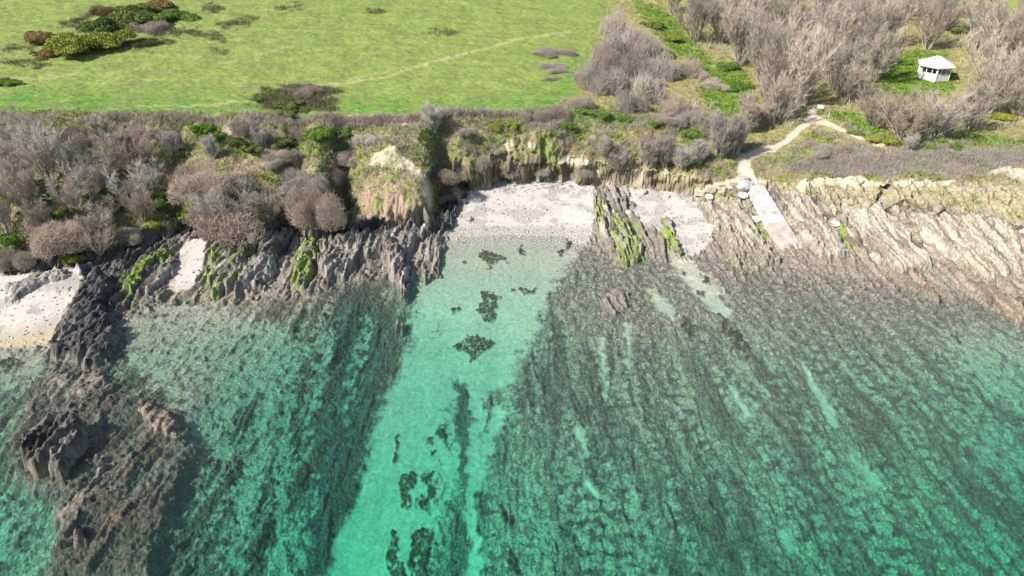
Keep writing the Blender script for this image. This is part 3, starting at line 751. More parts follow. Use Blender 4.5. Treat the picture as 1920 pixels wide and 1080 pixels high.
def plant(kind, px, py, size, mat, label, group, squash=1.0, wide=1.0, lean=0.0):
    """an Empty at the plant's foot carrying its woody part and its crown; meshes are shared between copies"""
    i = _pc[0]; _pc[0] += 1
    x, y, zz = at(px, py)
    nm, cat = FAMILY[kind]
    e = bpy.data.objects.new(nm, None); col.objects.link(e); e.empty_display_size = .5
    e.location = (x, y, zz - .05); e.rotation_euler = (0, lean, (i * 2.399) % 6.283)
    e.scale = (size * wide, size * wide, size * squash)
    e['label'] = label; e['category'] = cat; e['group'] = group
    s, c = PROTO[kind][i % len(PROTO[kind])]
    for pn, me in zip(PART[kind], (s, c)):
        o = bpy.data.objects.new(pn, me); col.objects.link(o); o.parent = e
        if pn in ('crown', 'twigs', 'leaves'):
            o.material_slots[0].link = 'OBJECT'; o.material_slots[0].material = PM[mat]
        elif mat == 'twig_pale' and pn in ('trunk', 'stems'):
            o.material_slots[0].link = 'OBJECT'; o.material_slots[0].material = PM['twig_pale']
    return e
# ---------------------------------------------------------------- planting plan: kind, pixel of the foot, size, colour, height factor, label
W = 'bare trees of the wood on the right'
def tr_(px, py, s, mat, label, kind='tree', q=1.0, w=1.0): plant(kind, px, py, s * 1.1, mat, label, W, q, w)

tr_(1262, 22, 1.0, 'twig', 'bare tree at the top edge of the photo, leftmost of the wood')
tr_(1302, 78, .95, 'twig', 'slim bare grey tree beyond the reddish round bush, left edge of the wood')
tr_(1318, 34, 1.0, 'twig', 'bare tree at the top edge behind the slim tree at the left of the wood')
tr_(1352, 78, 1.0, 'twig', 'bare tree second from the left in the second row of the wood')
tr_(1372, 28, 1.0, 'twig', 'bare tree in the back row, third from the left at the top edge')
tr_(1386, 122, 1.05, 'twig', 'tall bare tree standing over the green bramble slope at the wood front left')
tr_(1402, 82, 1.0, 'twig', 'bare tree behind the tall front left tree of the wood')
tr_(1428, 36, 1.05, 'twig', 'bare tree in the back row, fourth from the left at the top edge')
tr_(1425, 152, 1.1, 'twig', 'broad bare tree at the front of the wood above the pale dry reeds')
tr_(1452, 90, 1.0, 'twig', 'bare tree in the middle of the wood behind the broad front tree')
tr_(1480, 40, 1.0, 'twig', 'bare tree in the back row, fifth from the left at the top edge')
tr_(1478, 128, 1.05, 'twig', 'bare tree in the third row above the path fork, left one')
tr_(1498, 200, 1.15, 'twig', 'large bare tree just left of the path fork', 'tree')
tr_(1455, 228, .8, 'twig', 'bare tree nearest the path bend, lowest of the wood')
tr_(1438, 205, .9, 'twig_pink', 'pinkish bare tree left of the large tree at the path fork')
tr_(1510, 84, 1.0, 'twig', 'bare tree in the second row, straight above the path fork')
tr_(1534, 36, 1.0, 'twig', 'bare tree in the back row, middle of the wood at the top edge')
tr_(1540, 125, 1.1, 'twig', 'dense bare tree between the path fork and the top edge')
tr_(1572, 86, 1.0, 'twig', 'bare tree in the second row, right of the middle of the wood')
tr_(1590, 36, 1.0, 'twig', 'bare tree in the back row, right of the middle at the top edge')
tr_(1582, 188, .85, 'twig', 'low broad bare tree right of the path fork on the brown bank', 'tree', .85, 1.1)
tr_(1562, 165, .9, 'twig', 'bare tree behind the low broad tree right of the path fork')
tr_(1604, 130, 1.1, 'twig', 'tall bare tree left of the clearing around the white pavilion')
tr_(1628, 88, 1.0, 'twig', 'bare tree in the second row above the pavilion clearing')
tr_(1636, 152, .95, 'twig', 'bare tree at the edge of the clearing, closest to the pavilion on its left')
tr_(1646, 42, 1.0, 'twig', 'bare tree in the back row, top edge above the pavilion clearing')
tr_(1655, 88, .9, 'twig', 'bare tree overhanging the left of the clearing behind the pavilion')
tr_(1700, 30, .9, 'twig', 'bare tree at the top edge behind the pavilion')
tr_(1738, 92, .95, 'twig_pink', 'pinkish bare tree right behind the pavilion roof')
tr_(1762, 58, .9, 'twig', 'bare tree behind and right of the pavilion')
tr_(1832, 96, 1.0, 'twig', 'grey bare tree right of the pavilion with a dark trunk')
tr_(1872, 178, 1.15, 'twig', 'large spreading bare tree at the right edge, below the pavilion level', 'tree')
tr_(1905, 120, 1.1, 'twig', 'tall bare tree at the right edge level with the pavilion')
tr_(1868, 110, 1.0, 'twig', 'bare tree between the dark trunked tree and the right edge')
tr_(1912, 70, 1.0, 'twig', 'bare tree at the top right edge of the photo')
tr_(1638, 238, .7, 'twig_pink', 'small pinkish bare tree below the clearing, left of the wide pair', 'tree', .95, 1.1)
tr_(1690, 264, .72, 'twig_pink', 'wide bare tree in front of the pavilion clearing, left of the pair', 'tree', .95, 1.3)
tr_(1752, 258, .72, 'twig', 'wide bare tree in front of the pavilion, right of the pair', 'tree', .95, 1.3)
tr_(1812, 245, .7, 'twig', 'bare tree right of the wide pair on the yellowish bank', 'tree', .9)
tr_(1908, 215, .9, 'twig', 'bare tree at the right edge above the green strip')
tr_(1845, 215, .75, 'twig', 'low bare tree on the yellowish bank left of the right edge', 'tree', .8)
# broom-like thickets beside the path
G2 = 'upright grey thickets along the cliff by the path'
for a in [(1348, 296, .95, 'twig_purple', 'tall upright grey thicket left of the path head', 1.1), (1378, 290, .8, 'twig_purple', 'upright grey thicket touching the path on its left', 1.05),
          (1330, 262, .75, 'twig', 'upright grey thicket behind the tall one left of the path head', 1), (1402, 250, .75, 'twig_pink', 'pale pinkish reedy thicket left of the path bend', .9),
          (1428, 236, .7, 'twig_pink', 'pale pinkish reedy thicket between the path bend and the wood', .9), (1395, 225, .7, 'twig_pink', 'reedy thicket below the green bramble slope', .9),
          (1278, 318, .65, 'twig_pale', 'pale straw coloured thicket on the cliff edge above the right beach', .9), (1245, 312, .75, 'twig_purple', 'grey thicket on the cliff edge right of the pale scar', .9),
          (1215, 312, .75, 'twig_purple', 'purple grey thicket over the middle of the beach cliff', .9), (1310, 308, .6, 'twig_pale', 'straw coloured thicket between cliff edge and tall grey thicket', .9),
          (1160, 322, .7, 'twig_purple', 'grey thicket hanging over the beach right of the pale scar', .85), (1135, 300, .6, 'twig', 'low grey thicket just right of the pale scar in the cliff', .8)]:
    plant('broom', a[0], a[1], a[2], a[3], a[4], G2, a[5])
# grey thicket in the field corner
G3 = 'grey blackthorn bushes in the field corner'
for a in [(1148, 66, 3.4, 'topmost bush of the grey thicket in the field corner'), (1186, 92, 3.6, 'grey bush near the top of the thicket, right side'), (1140, 108, 3.4, 'grey bush on the field side of the thicket, upper'),
          (1172, 138, 3.6, 'grey bush in the middle of the thicket'), (1112, 160, 3.2, 'grey bush at the lower left corner of the thicket'), (1150, 172, 3.4, 'grey bush at the foot of the thicket, centre'),
          (1216, 112, 3.2, 'round pale grey bush at the upper right of the thicket'), (1210, 186, 3.6, 'pale fan shaped bush at the lower right of the thicket'), (1238, 142, 3.0, 'grey bush on the wood side of the thicket'),
          (1174, 206, 2.5, 'small grey bush below the foot of the thicket'), (1130, 136, 3.0, 'grey bush between the field side and the middle of the thicket'), (1198, 152, 3.2, 'grey bush right of the middle of the thicket')]:
    plant('thick', a[0], a[1], a[2], 'twig_purple', a[3], G3, 1.25)
G4 = 'round twiggy bushes in the rough ground inland'
for a in [('dome', 1290, 142, 2.9, 'twig_pink', 'reddish brown round bush between the grey thicket and the wood', 1.25), ('dome', 1268, 210, 2.8, 'twig_pink', 'brown bush right of the pale fan shaped bush', 1.1),
          ('dome', 1290, 226, 2.6, 'twig_purple', 'grey bush above the bright green bank near the tall grey thicket', 1), ('dome', 1036, 218, 2.1, 'twig_dark', 'dark brown round bush on the hedge line', 1.1),
          ('dome', 1086, 198, 2.3, 'twig_pink', 'round brown bush standing alone on the grass below the grey thicket', 1), ('dome', 985, 226, 1.5, 'twig', 'small grey bush on the hedge line left of the dark round bush', 1),
          ('dome', 1004, 234, 1.4, 'twig_purple', 'small purple grey bush below the hedge line', 1), ('dome', 1242, 225, 2.2, 'twig', 'low grey bush above the green bank', .8),
          ('dome', 1335, 165, 2.2, 'twig', 'grey bush in the green bramble slope', .9), ('dome', 1828, 30, 3.4, 'twig_pink', 'brown bush at the top right by the far field', .9),
          ('broom', 812, 246, .62, 'twig_pale', 'pale bare bush rising above the hedge line', 1.05), ('dome', 1545, 285, 1.6, 'twig', 'grey bush below the path, right of its bend', .8),
          ('dome', 1580, 278, 1.7, 'twig', 'second grey bush below the path, right of the first', .8), ('dome', 1520, 276, 1.4, 'twig_pink', 'small brown bush below the path fork', .9),
          ('broom', 1705, 282, .4, 'twig_pale', 'small pale bush at the edge of the low scrub, right of the path end', 1)]:
    plant(a[0], a[1], a[2], a[3], a[4], a[5], G4, a[6])
# left cliff wood
G5 = 'bare trees on the left cliff'
for a in [('gnarled', 22, 330, .85, 'twig', 'bare tree at the left edge, upper part of the cliff'), ('gnarled', 62, 300, .75, 'twig_pale', 'pale bare tree near the left edge just under the field'), ('tree', 96, 345, .75, 'twig', 'bare tree with many stems left of the crooked white tree'),
          ('gnarled', 124, 320, .85, 'twig_pale', 'crooked white barked bare tree high on the left cliff'), ('tree', 60, 400, .75, 'twig_pink', 'brownish bare tree beside the bright green bush on the left cliff'),
          ('gnarled', 152, 400, .8, 'twig', 'bare tree in the middle of the left cliff wood'), ('gnarled', 205, 345, .85, 'twig', 'spreading bare tree above the middle of the left cliff'), ('tree', 252, 320, .65, 'twig_pink', 'brown bare tree under the hedge, left of the yellow green gap'),
          ('gnarled', 255, 385, .75, 'twig_pale', 'pale slender tree left of the yellow green gap'), ('gnarled', 200, 430, .6, 'twig', 'low bare tree on the lower left cliff'), ('tree', 15, 440, .7, 'twig_pink', 'bare tree at the left edge, lower part of the cliff'),
          ('tree', 442, 442, .9, 'twig_pale', 'pale fan of bare branches in front of the big brown bush'), ('broom', 330, 300, .6, 'twig_pale', 'pale bare tree below the hedge at the top of the yellow green gap'),
          ('broom', 490, 275, .45, 'twig_pale', 'small pale bare tree under the green bushes of the hedge'), ('gnarled', 40, 262, .6, 'twig', 'bare tree at the field edge near the left side')]:
    plant(*a, G5)
G6 = 'twiggy bushes on the cliff'
for a in [('dome', 420, 415, 5.0, 'twig_pink', 'huge round brown bush covering the cliff left of the promontory', 1.15), ('dome', 395, 352, 4.2, 'twig_pink', 'brown bush rising behind the huge round bush', 1.0), ('dome', 485, 405, 3.8, 'twig_pink', 'brown bush merging with the right side of the huge round bush', 1),
          ('dome', 588, 402, 3.5, 'twig_pink', 'tawny grey round bush beside the shaded ravine', 1.3), ('dome', 578, 350, 3.0, 'twig_purple', 'grey bush behind the tawny round bush', 1.0), ('dome', 365, 345, 3.2, 'twig_pink', 'brown bush at the upper left shoulder of the huge round bush', 1), ('dome', 545, 350, 2.9, 'twig_purple', 'grey bush above the gully between the two great bushes', .9),
          ('dome', 112, 462, 3.6, 'twig_pink', 'large brown bush over the pale beach at lower left', 1), ('tree', 188, 474, .55, 'twig_pink', 'brown tree at the cliff foot above the dark rocks', .9), ('dome', 235, 442, 2.3, 'twig', 'grey brown bush on the lower cliff above the green weed', .9),
          ('tree', 270, 412, .52, 'twig_pink', 'brown tree left of the yellow green gap, low down', .9), ('dome', 20, 490, 2.2, 'twig', 'grey bush at the left edge above the pale beach', .9), ('broom', 165, 350, .62, 'twig_pink', 'brown tree between the crooked white tree and the spreading tree', .9),
          ('dome', 140, 262, 2.4, 'twig_dark', 'dark brown bush right under the field near the left', .9), ('broom', 190, 258, .5, 'twig', 'hazy grey tree breaking the field edge at left', 1), ('dome', 250, 262, 2.2, 'twig_pink', 'brown bush under the field edge, above the brown tree', .9),
          ('dome', 300, 255, 1.9, 'twig_dark', 'dark bush under the field edge left of the pale tree', .8), ('dome', 455, 245, 2.0, 'twig_dark', 'dark brown bush on the hedge between two green bushes', .8), ('dome', 570, 252, 1.9, 'twig_dark', 'dark bush on the hedge above the ravine', .8),
          ('dome', 660, 300, 2.4, 'twig', 'grey bush at the head of the shaded ravine', .8), ('dome', 700, 262, 1.8, 'twig', 'grey bush on top of the promontory', .7), ('dome', 815, 330, 2.6, 'twig_dark', 'dark bush on the shaded flank of the promontory, upper', .8),
          ('dome', 832, 365, 2.0, 'twig_dark', 'dark bush on the shaded flank of the promontory, lower', .8), ('thick', 900, 312, 2.0, 'twig_purple', 'purple grey bush hanging on the cliff at the left end of the beach', .9), ('thick', 870, 330, 2.2, 'twig', 'grey bush next to the promontory shadow', .8),
          ('thick', 955, 325, 2.0, 'twig_purple', 'upright grey bush above the red soil hollow', .9), ('thick', 1010, 320, 1.8, 'twig', 'grey bush over the middle of the beach', .8), ('dome', 870, 250, 1.2, 'twig_purple', 'low purple grey bush under the hedge', .7),
          ('dome', 930, 285, 1.0, 'twig', 'low grey bush left of the tan cliff scars', .7), ('thick', 1100, 322, 1.5, 'twig', 'grey bush at the right end of the pale scar', .8), ('dome', 510, 300, 2.2, 'twig', 'grey bush above the red soil bank', .8), ('dome', 625, 340, 2.0, 'twig_dark', 'dark bush in the ravine', .8)]:
    plant(a[0], a[1], a[2], a[3], a[4], a[5], G6, a[6])
for a in [('broom', 80, 430, .6, 'twig', 'slim grey tree between the two lowest bushes at left', 1), ('tree', 175, 372, .6, 'twig_pale', 'pale many stemmed tree in the middle of the left cliff wood', 1), ('broom', 228, 292, .6, 'twig', 'grey tree below the field edge left of the brown tree', 1), ('tree', 30, 385, .65, 'twig_pale', 'pale tree at the left edge beside the green bushes', 1), ('gnarled', 285, 352, .55, 'twig_pale', 'small crooked pale tree at the edge of the yellow green gap', 1),
          ('broom', 400, 300, .5, 'twig_pale', 'pale wispy tree on the shoulder above the huge round bush', 1), ('tree', 505, 420, .5, 'twig', 'small grey tree at the right foot of the huge round bush', 1), ('broom', 560, 320, .45, 'twig', 'slim grey tree above the tawny round bush', 1)]:
    plant(a[0], a[1], a[2], a[3], a[4], a[5], G5, a[6])
G7 = 'green leafy bushes on the cliff'
for a in [(38, 450, 2.2, 'leaf', 'bright green bush near the left edge, low on the cliff'), (62, 405, 1.7, 'leaf', 'green bush above the bright green one near the left edge'), (20, 475, 1.5, 'leaf_dark', 'dark green bush at the left edge over the pale beach'),
          (165, 375, 1.8, 'leaf', 'green bush in the middle of the left cliff wood'), (172, 440, 1.4, 'leaf_dark', 'dark green bush low on the left cliff'), (300, 385, 1.8, 'leaf', 'green bush left of the yellow green gap'), (330, 345, 2.0, 'leaf_yellow', 'yellow green bush in the gap left of the huge brown bush'),
          (385, 248, 1.8, 'leaf', 'bright green bush in the hedge, left one of three'), (408, 258, 1.8, 'leaf', 'bright green bush in the hedge, middle of three'), (440, 270, 1.4, 'leaf_dark', 'dark green bush in the hedge, right of the bright pair'), (470, 282, 1.5, 'leaf_dark', 'dark green bush above the red soil'),
          (545, 285, 1.6, 'leaf', 'fresh green bush right of the red soil bank'), (525, 270, 1.5, 'leaf_dark', 'dark green bush behind the fresh green one'), (600, 258, 2.0, 'leaf', 'green bush at the hedge above the tawny grey round bush'), (640, 250, 1.7, 'leaf', 'green bush at the hedge left of the promontory top'),
          (345, 290, 1.2, 'leaf_dark', 'dark green bush below the pale tree of the hedge'), (215, 395, 1.5, 'leaf_dark', 'dark green bush beside the low bare trees'), (290, 425, 1.3, 'leaf_yellow', 'yellow green bush above the dark cave at the cliff foot'), (615, 410, 1.5, 'leaf_yellow', 'yellow green bush at the foot of the tawny grey round bush'),
          (930, 240, 1.4, 'leaf_yellow', 'yellow green bush under the hedge, left of the two small grey ones'), (960, 236, 1.4, 'leaf_yellow', 'yellow green bush under the hedge, next to the small grey ones'), (1060, 240, 1.3, 'leaf', 'green bush below the dark round bush'), (970, 285, 1.0, 'leaf', 'small green bush between the tan cliff scars'),
          (95, 372, 1.5, 'leaf', 'green bush under the pale trees near the left edge'), (250, 350, 1.4, 'leaf_dark', 'dark green ivy clump under the spreading tree'), (135, 490, 1.3, 'leaf_yellow', 'yellow green bush at the cliff foot over the pale beach'), (75, 345, 1.3, 'leaf_dark', 'dark green ivy clump high on the left cliff'), (265, 300, 1.3, 'leaf_yellow', 'yellow green bush under the field edge left of the gap'), (355, 405, 1.3, 'leaf_yellow', 'yellow green bush at the left foot of the huge round bush'), (545, 405, 1.3, 'leaf', 'green bush in the gully between the two great bushes'), (650, 385, 1.4, 'leaf_dark', 'dark green bush low in the shaded ravine'),
          (120, 400, 1.4, 'leaf_dark', 'dark green bush behind the large brown bush at lower left')]:
    plant('leafy', a[0], a[1], a[2], a[3], a[4], G7, .9)
G8 = 'green bushes on the flat ground inland'
for a in [('leafy', 1130, 216, 1.5, 'leaf', 'bright green bramble clump left on the bank above the beach', .6), ('leafy', 1175, 226, 1.5, 'leaf', 'bright green bramble clump second on the bank above the beach', .6), ('leafy', 1230, 232, 1.7, 'leaf', 'bright green bramble clump third on the bank above the beach', .6), ('leafy', 1300, 255, 1.9, 'leaf', 'bright green bramble clump beside the tall grey thicket', .7),
          ('leafy', 1095, 210, 1.3, 'leaf', 'small bright green clump under the lone round bush', .6), ('leafy', 1362, 128, 2.2, 'leaf', 'bright green clump at the foot of the wood, upper', .6), ('leafy', 1385, 165, 2.2, 'leaf', 'bright green clump at the foot of the wood, lower', .6), ('leafy', 1262, 75, 2.2, 'leaf_yellow', 'yellow green clump between grey thicket and wood', .6), ('leafy', 1225, 50, 2.4, 'leaf_dark', 'dark green clump at the top corner of the field', .7),
          ('leafy', 1248, 105, 2.0, 'leaf', 'green clump left of the reddish round bush', .6), ('leafy', 1640, 262, 1.4, 'leaf_yellow', 'yellow green bush under the small pinkish tree', .7), ('leafy', 1670, 268, 1.5, 'leaf_yellow', 'yellow green bush under the wide bare pair, left', .7), ('leafy', 1745, 276, 1.3, 'leaf', 'green clump of the long strip above the low scrub, left', .6), ('leafy', 1790, 275, 1.3, 'leaf', 'green clump of the long strip above the low scrub, middle', .6),
          ('leafy', 1838, 272, 1.4, 'leaf_yellow', 'yellow green clump at the right end of the long strip', .7), ('leafy', 1880, 222, 1.8, 'leaf_yellow', 'yellow green bush near the right edge below the large tree', .6), ('leafy', 1605, 250, 1.1, 'leaf_dark', 'dark green bush beside the thin path', .7), ('leafy', 1795, 62, 1.8, 'leaf_dark', 'dark green bush right behind the pavilion', .9),
          ('leafy', 1700, 118, 1.6, 'leaf', 'green clump in the clearing left of the pavilion', .5)]:
    plant(a[0], a[1], a[2], a[3], a[4], a[5], G8, a[6])
G9 = 'gorse and bramble clumps in the open field'
for a in [('gorse', 172, 92, 5.0, 'leaf_yellow', 'big yellow green gorse mound in the field', .9), ('gorse', 205, 58, 3.6, 'leaf_dark', 'dark gorse behind the big yellow green mound', .9), ('gorse', 255, 42, 4.2, 'leaf_dark', 'dark green gorse at the top of the clump', 1), ('dome', 205, 24, 2.6, 'leaf_rust', 'orange brown bush at the top of the gorse clump', .7),
          ('gorse', 285, 20, 3.2, 'leaf_rust', 'orange gorse at the top right of the clump', .9), ('gorse', 318, 36, 3.4, 'leaf', 'bright green bramble right of the gorse clump', .6), ('gorse', 76, 76, 2.7, 'leaf_rust', 'orange gorse bush left of the clump', .9), ('gorse', 85, 106, 1.7, 'leaf_rust', 'small orange gorse bush below the left one', .8),
          ('dome', 290, 56, 2.6, 'twig_pink', 'brown twiggy bush at the right of the gorse clump', .6), ('dome', 275, 82, 2.4, 'leaf_dark', 'low dark green scrub in the shade of the clump', .4),
          ('dome', 560, 172, 2.2, 'twig_dark', 'brown bramble patch in the field above the ravine, upper', .4), ('gorse', 535, 198, 1.9, 'leaf_dark', 'dark green bramble patch in the field, lower', .5), ('gorse', 505, 182, 2.0, 'leaf_dark', 'green bramble at the left of the field patch', .6), ('gorse', 545, 212, 1.8, 'leaf_dark', 'dark green bramble at the foot of the field patch', .5),
          ('dome', 1036, 100, 2.3, 'twig_purple', 'heap of twigs in the field, upper of two', .5), ('dome', 1030, 128, 1.9, 'twig_purple', 'heap of twigs in the field, lower of two, left half', .5), ('dome', 1052, 133, 1.5, 'twig_purple', 'heap of twigs in the field, lower of two, right half', .5), ('dome', 1034, 150, 1.0, 'twig_dark', 'small dark scrub below the twig heaps', .5),
          ('gorse', 12, 156, 1.8, 'leaf', 'small green bramble at the left edge of the field', .5)]:
    plant(a[0], a[1], a[2], a[3] * 1.25, a[4], a[5], G9, a[6] * (1.2 if a[0] == 'gorse' else .9))


# ---------------------------------------------------------------- uncountable cover: low scrub, rough grass, leafy cover and turf tussocks
Yc = np.diff(V); area = (np.diff(U)[None, :] * swid(V)[:-1, None] * Yc[:, None] * np.sqrt(1 + np.minimum(np.abs(np.diff(Z2, axis=0)[:, :-1]) / Yc[:, None], 4) ** 2)).ravel()
cell = (np.arange(NV - 1)[:, None] * NU + np.arange(NU - 1)[None, :]).ravel()


def scatter(density, n, seed):
    rg = np.random.default_rng(seed)
    wgt = density[cell] * area * (gy[cell] > 24) * (gy[cell] < 234) * (np.abs(ppx[cell] - 960) < 1240)
    cs = np.cumsum(wgt); k = cell[np.searchsorted(cs, rg.random(n) * cs[-1])]
    a, b = rg.random(n), rg.random(n)
    P = P3[k] * ((1 - a) * (1 - b))[:, None] + P3[k + 1] * (a * (1 - b))[:, None] + P3[k + NU] * ((1 - a) * b)[:, None] + P3[k + NU + 1] * (a * b)[:, None]
    return P, k, rg


def blades(name, density, n, h, wdt, tilt, mat, label, seed, clump=1, spread=.3):
    P, k, rg = scatter(density, n // clump, seed)
    hs = .55 + .9 * rg.random(len(P))
    P = np.repeat(P, clump, 0); hs = np.repeat(hs, clump)
    n = len(P)
    P = P + np.c_[rg.normal(size=(n, 2)) * spread, np.zeros(n)] * (clump > 1)
    d = rg.normal(size=(n, 3)) * tilt; d[:, 2] = 1; d /= np.linalg.norm(d, axis=1)[:, None]
    s = np.cross(d, rg.normal(size=(n, 3))); s /= np.linalg.norm(s, axis=1)[:, None]
    ln = (h * hs * (.5 + rg.random(n)))[:, None]
    P = P - np.array([0, 0, .06])
    bend = P + d * ln * .55 + s * 0
    tip = P + d * ln + np.c_[rg.normal(size=(n, 2)), -np.abs(rg.normal(size=n))] * ln * .18
    w_ = wdt * (.6 + .8 * rg.random(n))[:, None]
    v = np.stack([P - s * w_, P + s * w_, bend + s * w_ * .8, tip, bend - s * w_ * .8], 1)
    v = np.concatenate([v[:, [0, 1, 2, 4]], v[:, [4, 2, 3, 3]]], 1)
    quad = v[:, :4].reshape(-1, 3); tri = v[:, [4, 5, 6]].reshape(-1, 3)
    V_ = np.stack([v[:, 0], v[:, 1], v[:, 2], v[:, 6], v[:, 3]], 1).reshape(-1, 3)
    i0 = np.arange(n) * 5
    Fq = np.stack([i0, i0 + 1, i0 + 2, i0 + 4], 1); Ft = np.stack([i0 + 4, i0 + 2, i0 + 3, i0 + 3], 1)
    # two quads per blade, the upper one closing in a tip
    V6 = np.concatenate([V_.reshape(n, 5, 3), V_.reshape(n, 5, 3)[:, 3:4] + s[:, None, :] * w_[:, None, :] * .15], 1).reshape(-1, 3)
    j = np.arange(n) * 6
    Fq = np.stack([j, j + 1, j + 2, j + 4], 1); Ft = np.stack([j + 4, j + 2, j + 5, j + 3], 1)
    o = link(name, np_mesh(name, V6, np.concatenate([Fq, Ft])), mat)
    o['kind'] = 'stuff'; o['label'] = label; o['category'] = 'ground cover'
    return o


offpath = 1 - np.clip(np.maximum(path * 3, M.line([(1408, 350), (1396, 325), (1394, 300), (1420, 286), (1450, 281), (1475, 268), (1500, 246), (1524, 228), (1560, 240), (1610, 262), (1660, 275)], [16, 16, 13, 8, 8, 10, 12, 12, 7, 6, 4], 3, 2)), 0, 1)
bare = np.clip(1 - scar * 1.5, 0, 1) * np.clip(1 - redsoil * 1.0, 0, 1) * offpath
cliffveg = np.maximum(smooth(.2, 1.5, gy - Yface), smooth(.9, 1.6, gy - Yfoot) * smooth(850, 880, ppx)) * (1 - smooth(0, 1.5, gy - Yedge)) * bare * (1 - rightrock * .85)
leftw = smooth(880, 780, ppx)
heathm = M.poly([(1470, 318), (1520, 298), (1600, 286), (1700, 282), (1930, 284), (1930, 312), (1850, 318), (1780, 330), (1640, 328), (1540, 326)], 5, 8)
hedgem = allof(M.line([(600, 230), (660, 230), (720, 228), (800, 221), (880, 214), (965, 214)], [3, 5, 6, 5, 4, 2], 3, 4), M.line([(0, 230), (200, 226), (400, 230), (600, 232)], [4, 4, 4, 4], 3, 8) * smooth(.42, .55, n2))
greyband = M.poly([(990, 225), (1100, 232), (1240, 238), (1330, 262), (1330, 300), (1240, 290), (1130, 300), (1060, 275), (990, 255)], 8, 12)
pinkreed = M.poly([(1370, 215), (1420, 180), (1500, 200), (1480, 262), (1400, 278)], 8, 10)
nn = smooth(.35, .6, np.clip(.5 + fbm(gx * .28, gy * .28, 3, 90) * 1.3, 0, 1))
blades('low_scrub', cliffveg * (.12 + .88 * nn) * (1 - heathm), 125000, .75, .016, .6, PM['scrub'], 'low grey brown bare scrub covering the cliff slopes', 101, 12, .28)
blades('heath_scrub', allof(heathm, greyband * .5 * smooth(.4, .55, n1 * .5 + nn * .5)) * bare, 78000, .55, .016, .4, PM['heath'], 'low purple grey scrub in a band along the right cliff top', 102, 12, .28)
blades('hedge_bramble', hedgem, 30000, .8, .016, .45, PM['twig_dark'], 'low dark bramble hedge along the field edge', 103, 14, .3)
blades('rough_grass', np.maximum(cliffveg * (1.15 - nn * .6), allof(woodm * (1 - greens) * fieldm * .55, rightrock * smooth(-.4, 1, gy - Yface) * bare, pinkreed, greyband * .8) * offpath * (1 - heathm)), 170000, .42, .022, .6, PM['dry_grass'], 'rough straw coloured grass on the cliff and under the trees', 104, 8, .25)
blades('leafy_cover', allof(greens, cliffveg * leftw * smooth(.42, .6, n2) * .8, greyband * smooth(.5, .62, n2) * .6, cliffveg * smooth(860, 890, ppx) * smooth(.5, .64, n2) * .5, M.poly([(300, 330), (345, 300), (352, 370), (340, 420), (300, 410)], 8, 10)) * offpath, 95000, .38, .07, .9, PM['green_cover'], 'bright green leafy ground cover', 105, 8, .3)
blades('field_turf', fieldm * (1 - woodm) * (.15 + smooth(.4, .7, ng)) * smooth(225, 150, gy) * (1 - trod), 45000, .14, .05, .8, PM['turf'], 'grassy tussocks of the open field', 106, 6, .25)
blades('woodland_undergrowth', woodm * (1 - greens) * smooth(.45, .6, n2) * smooth(1270, 1330, ppx) * offpath * (1 - M.poly([(1640, 190), (1670, 105), (1720, 85), (1800, 95), (1810, 185)], 6, 4)) * (1 - heathm) * (ppy < 245), 22000, 1.4, .028, .35, PM['twig'], 'bare undergrowth stems between the trees of the wood', 107, 14, .5)
fieldscrub = allof(M.line([(385, 16), (415, 20)], [4, 3], 4, 12), M.line([(420, 48), (470, 38)], [3, 4], 5, 14), M.line([(370, 62), (420, 75)], [3, 3], 5, 14), M.line([(800, 64), (845, 60)], [2, 3], 4, 10), M.line([(290, 62), (365, 60)], [5, 3], 5, 12), M.line([(110, 50), (160, 36)], [3, 5], 5, 12), M.line([(540, 172), (635, 172)], [10, 3], 6, 12) * 2, M.line([(490, 186), (615, 196)], [13, 10], 8, 14) * 2, M.line([(215, 84), (270, 88)], [7, 4], 6, 10), M.line([(15, 92), (60, 90)], [2, 2], 4, 8), M.line([(0, 118), (90, 122)], [2, 3], 4, 12), M.line([(395, 95), (420, 98)], [2, 2], 4, 8), M.line([(210, 90), (280, 80)], [6, 4], 6, 10), M.line([(690, 20), (720, 24)], [2, 2], 4, 8), M.line([(520, 18), (560, 10)], [2, 2], 4, 10))
blades('field_scrub', fieldscrub * fieldm, 34000, .6, .024, .7, PM['bramble'], 'low grey bramble trailing through the open field', 108, 10, .35)
# ---------------------------------------------------------------- rock outcrops standing out of the shore and the sea
def ground_arr(x, y):
    j = np.clip(np.searchsorted(V, y) - 1, 0, NV - 2); ty = (y - V[j]) / (V[j + 1] - V[j])
    u = x / swid(y); i = np.clip(np.searchsorted(U, u) - 1, 0, NU - 2); tx = np.clip((u - U[i]) / (U[i + 1] - U[i]), 0, 1)
    return (Z2[j, i] * (1 - tx) + Z2[j, i + 1] * tx) * (1 - ty) + (Z2[j + 1, i] * (1 - tx) + Z2[j + 1, i + 1] * tx) * ty


def ground_base(x, y): return base_height(x, y)[0]


MR = ground_mat('layered_shore_rock', 4.5, .9, .85, .35, .12)
_rk = [0]


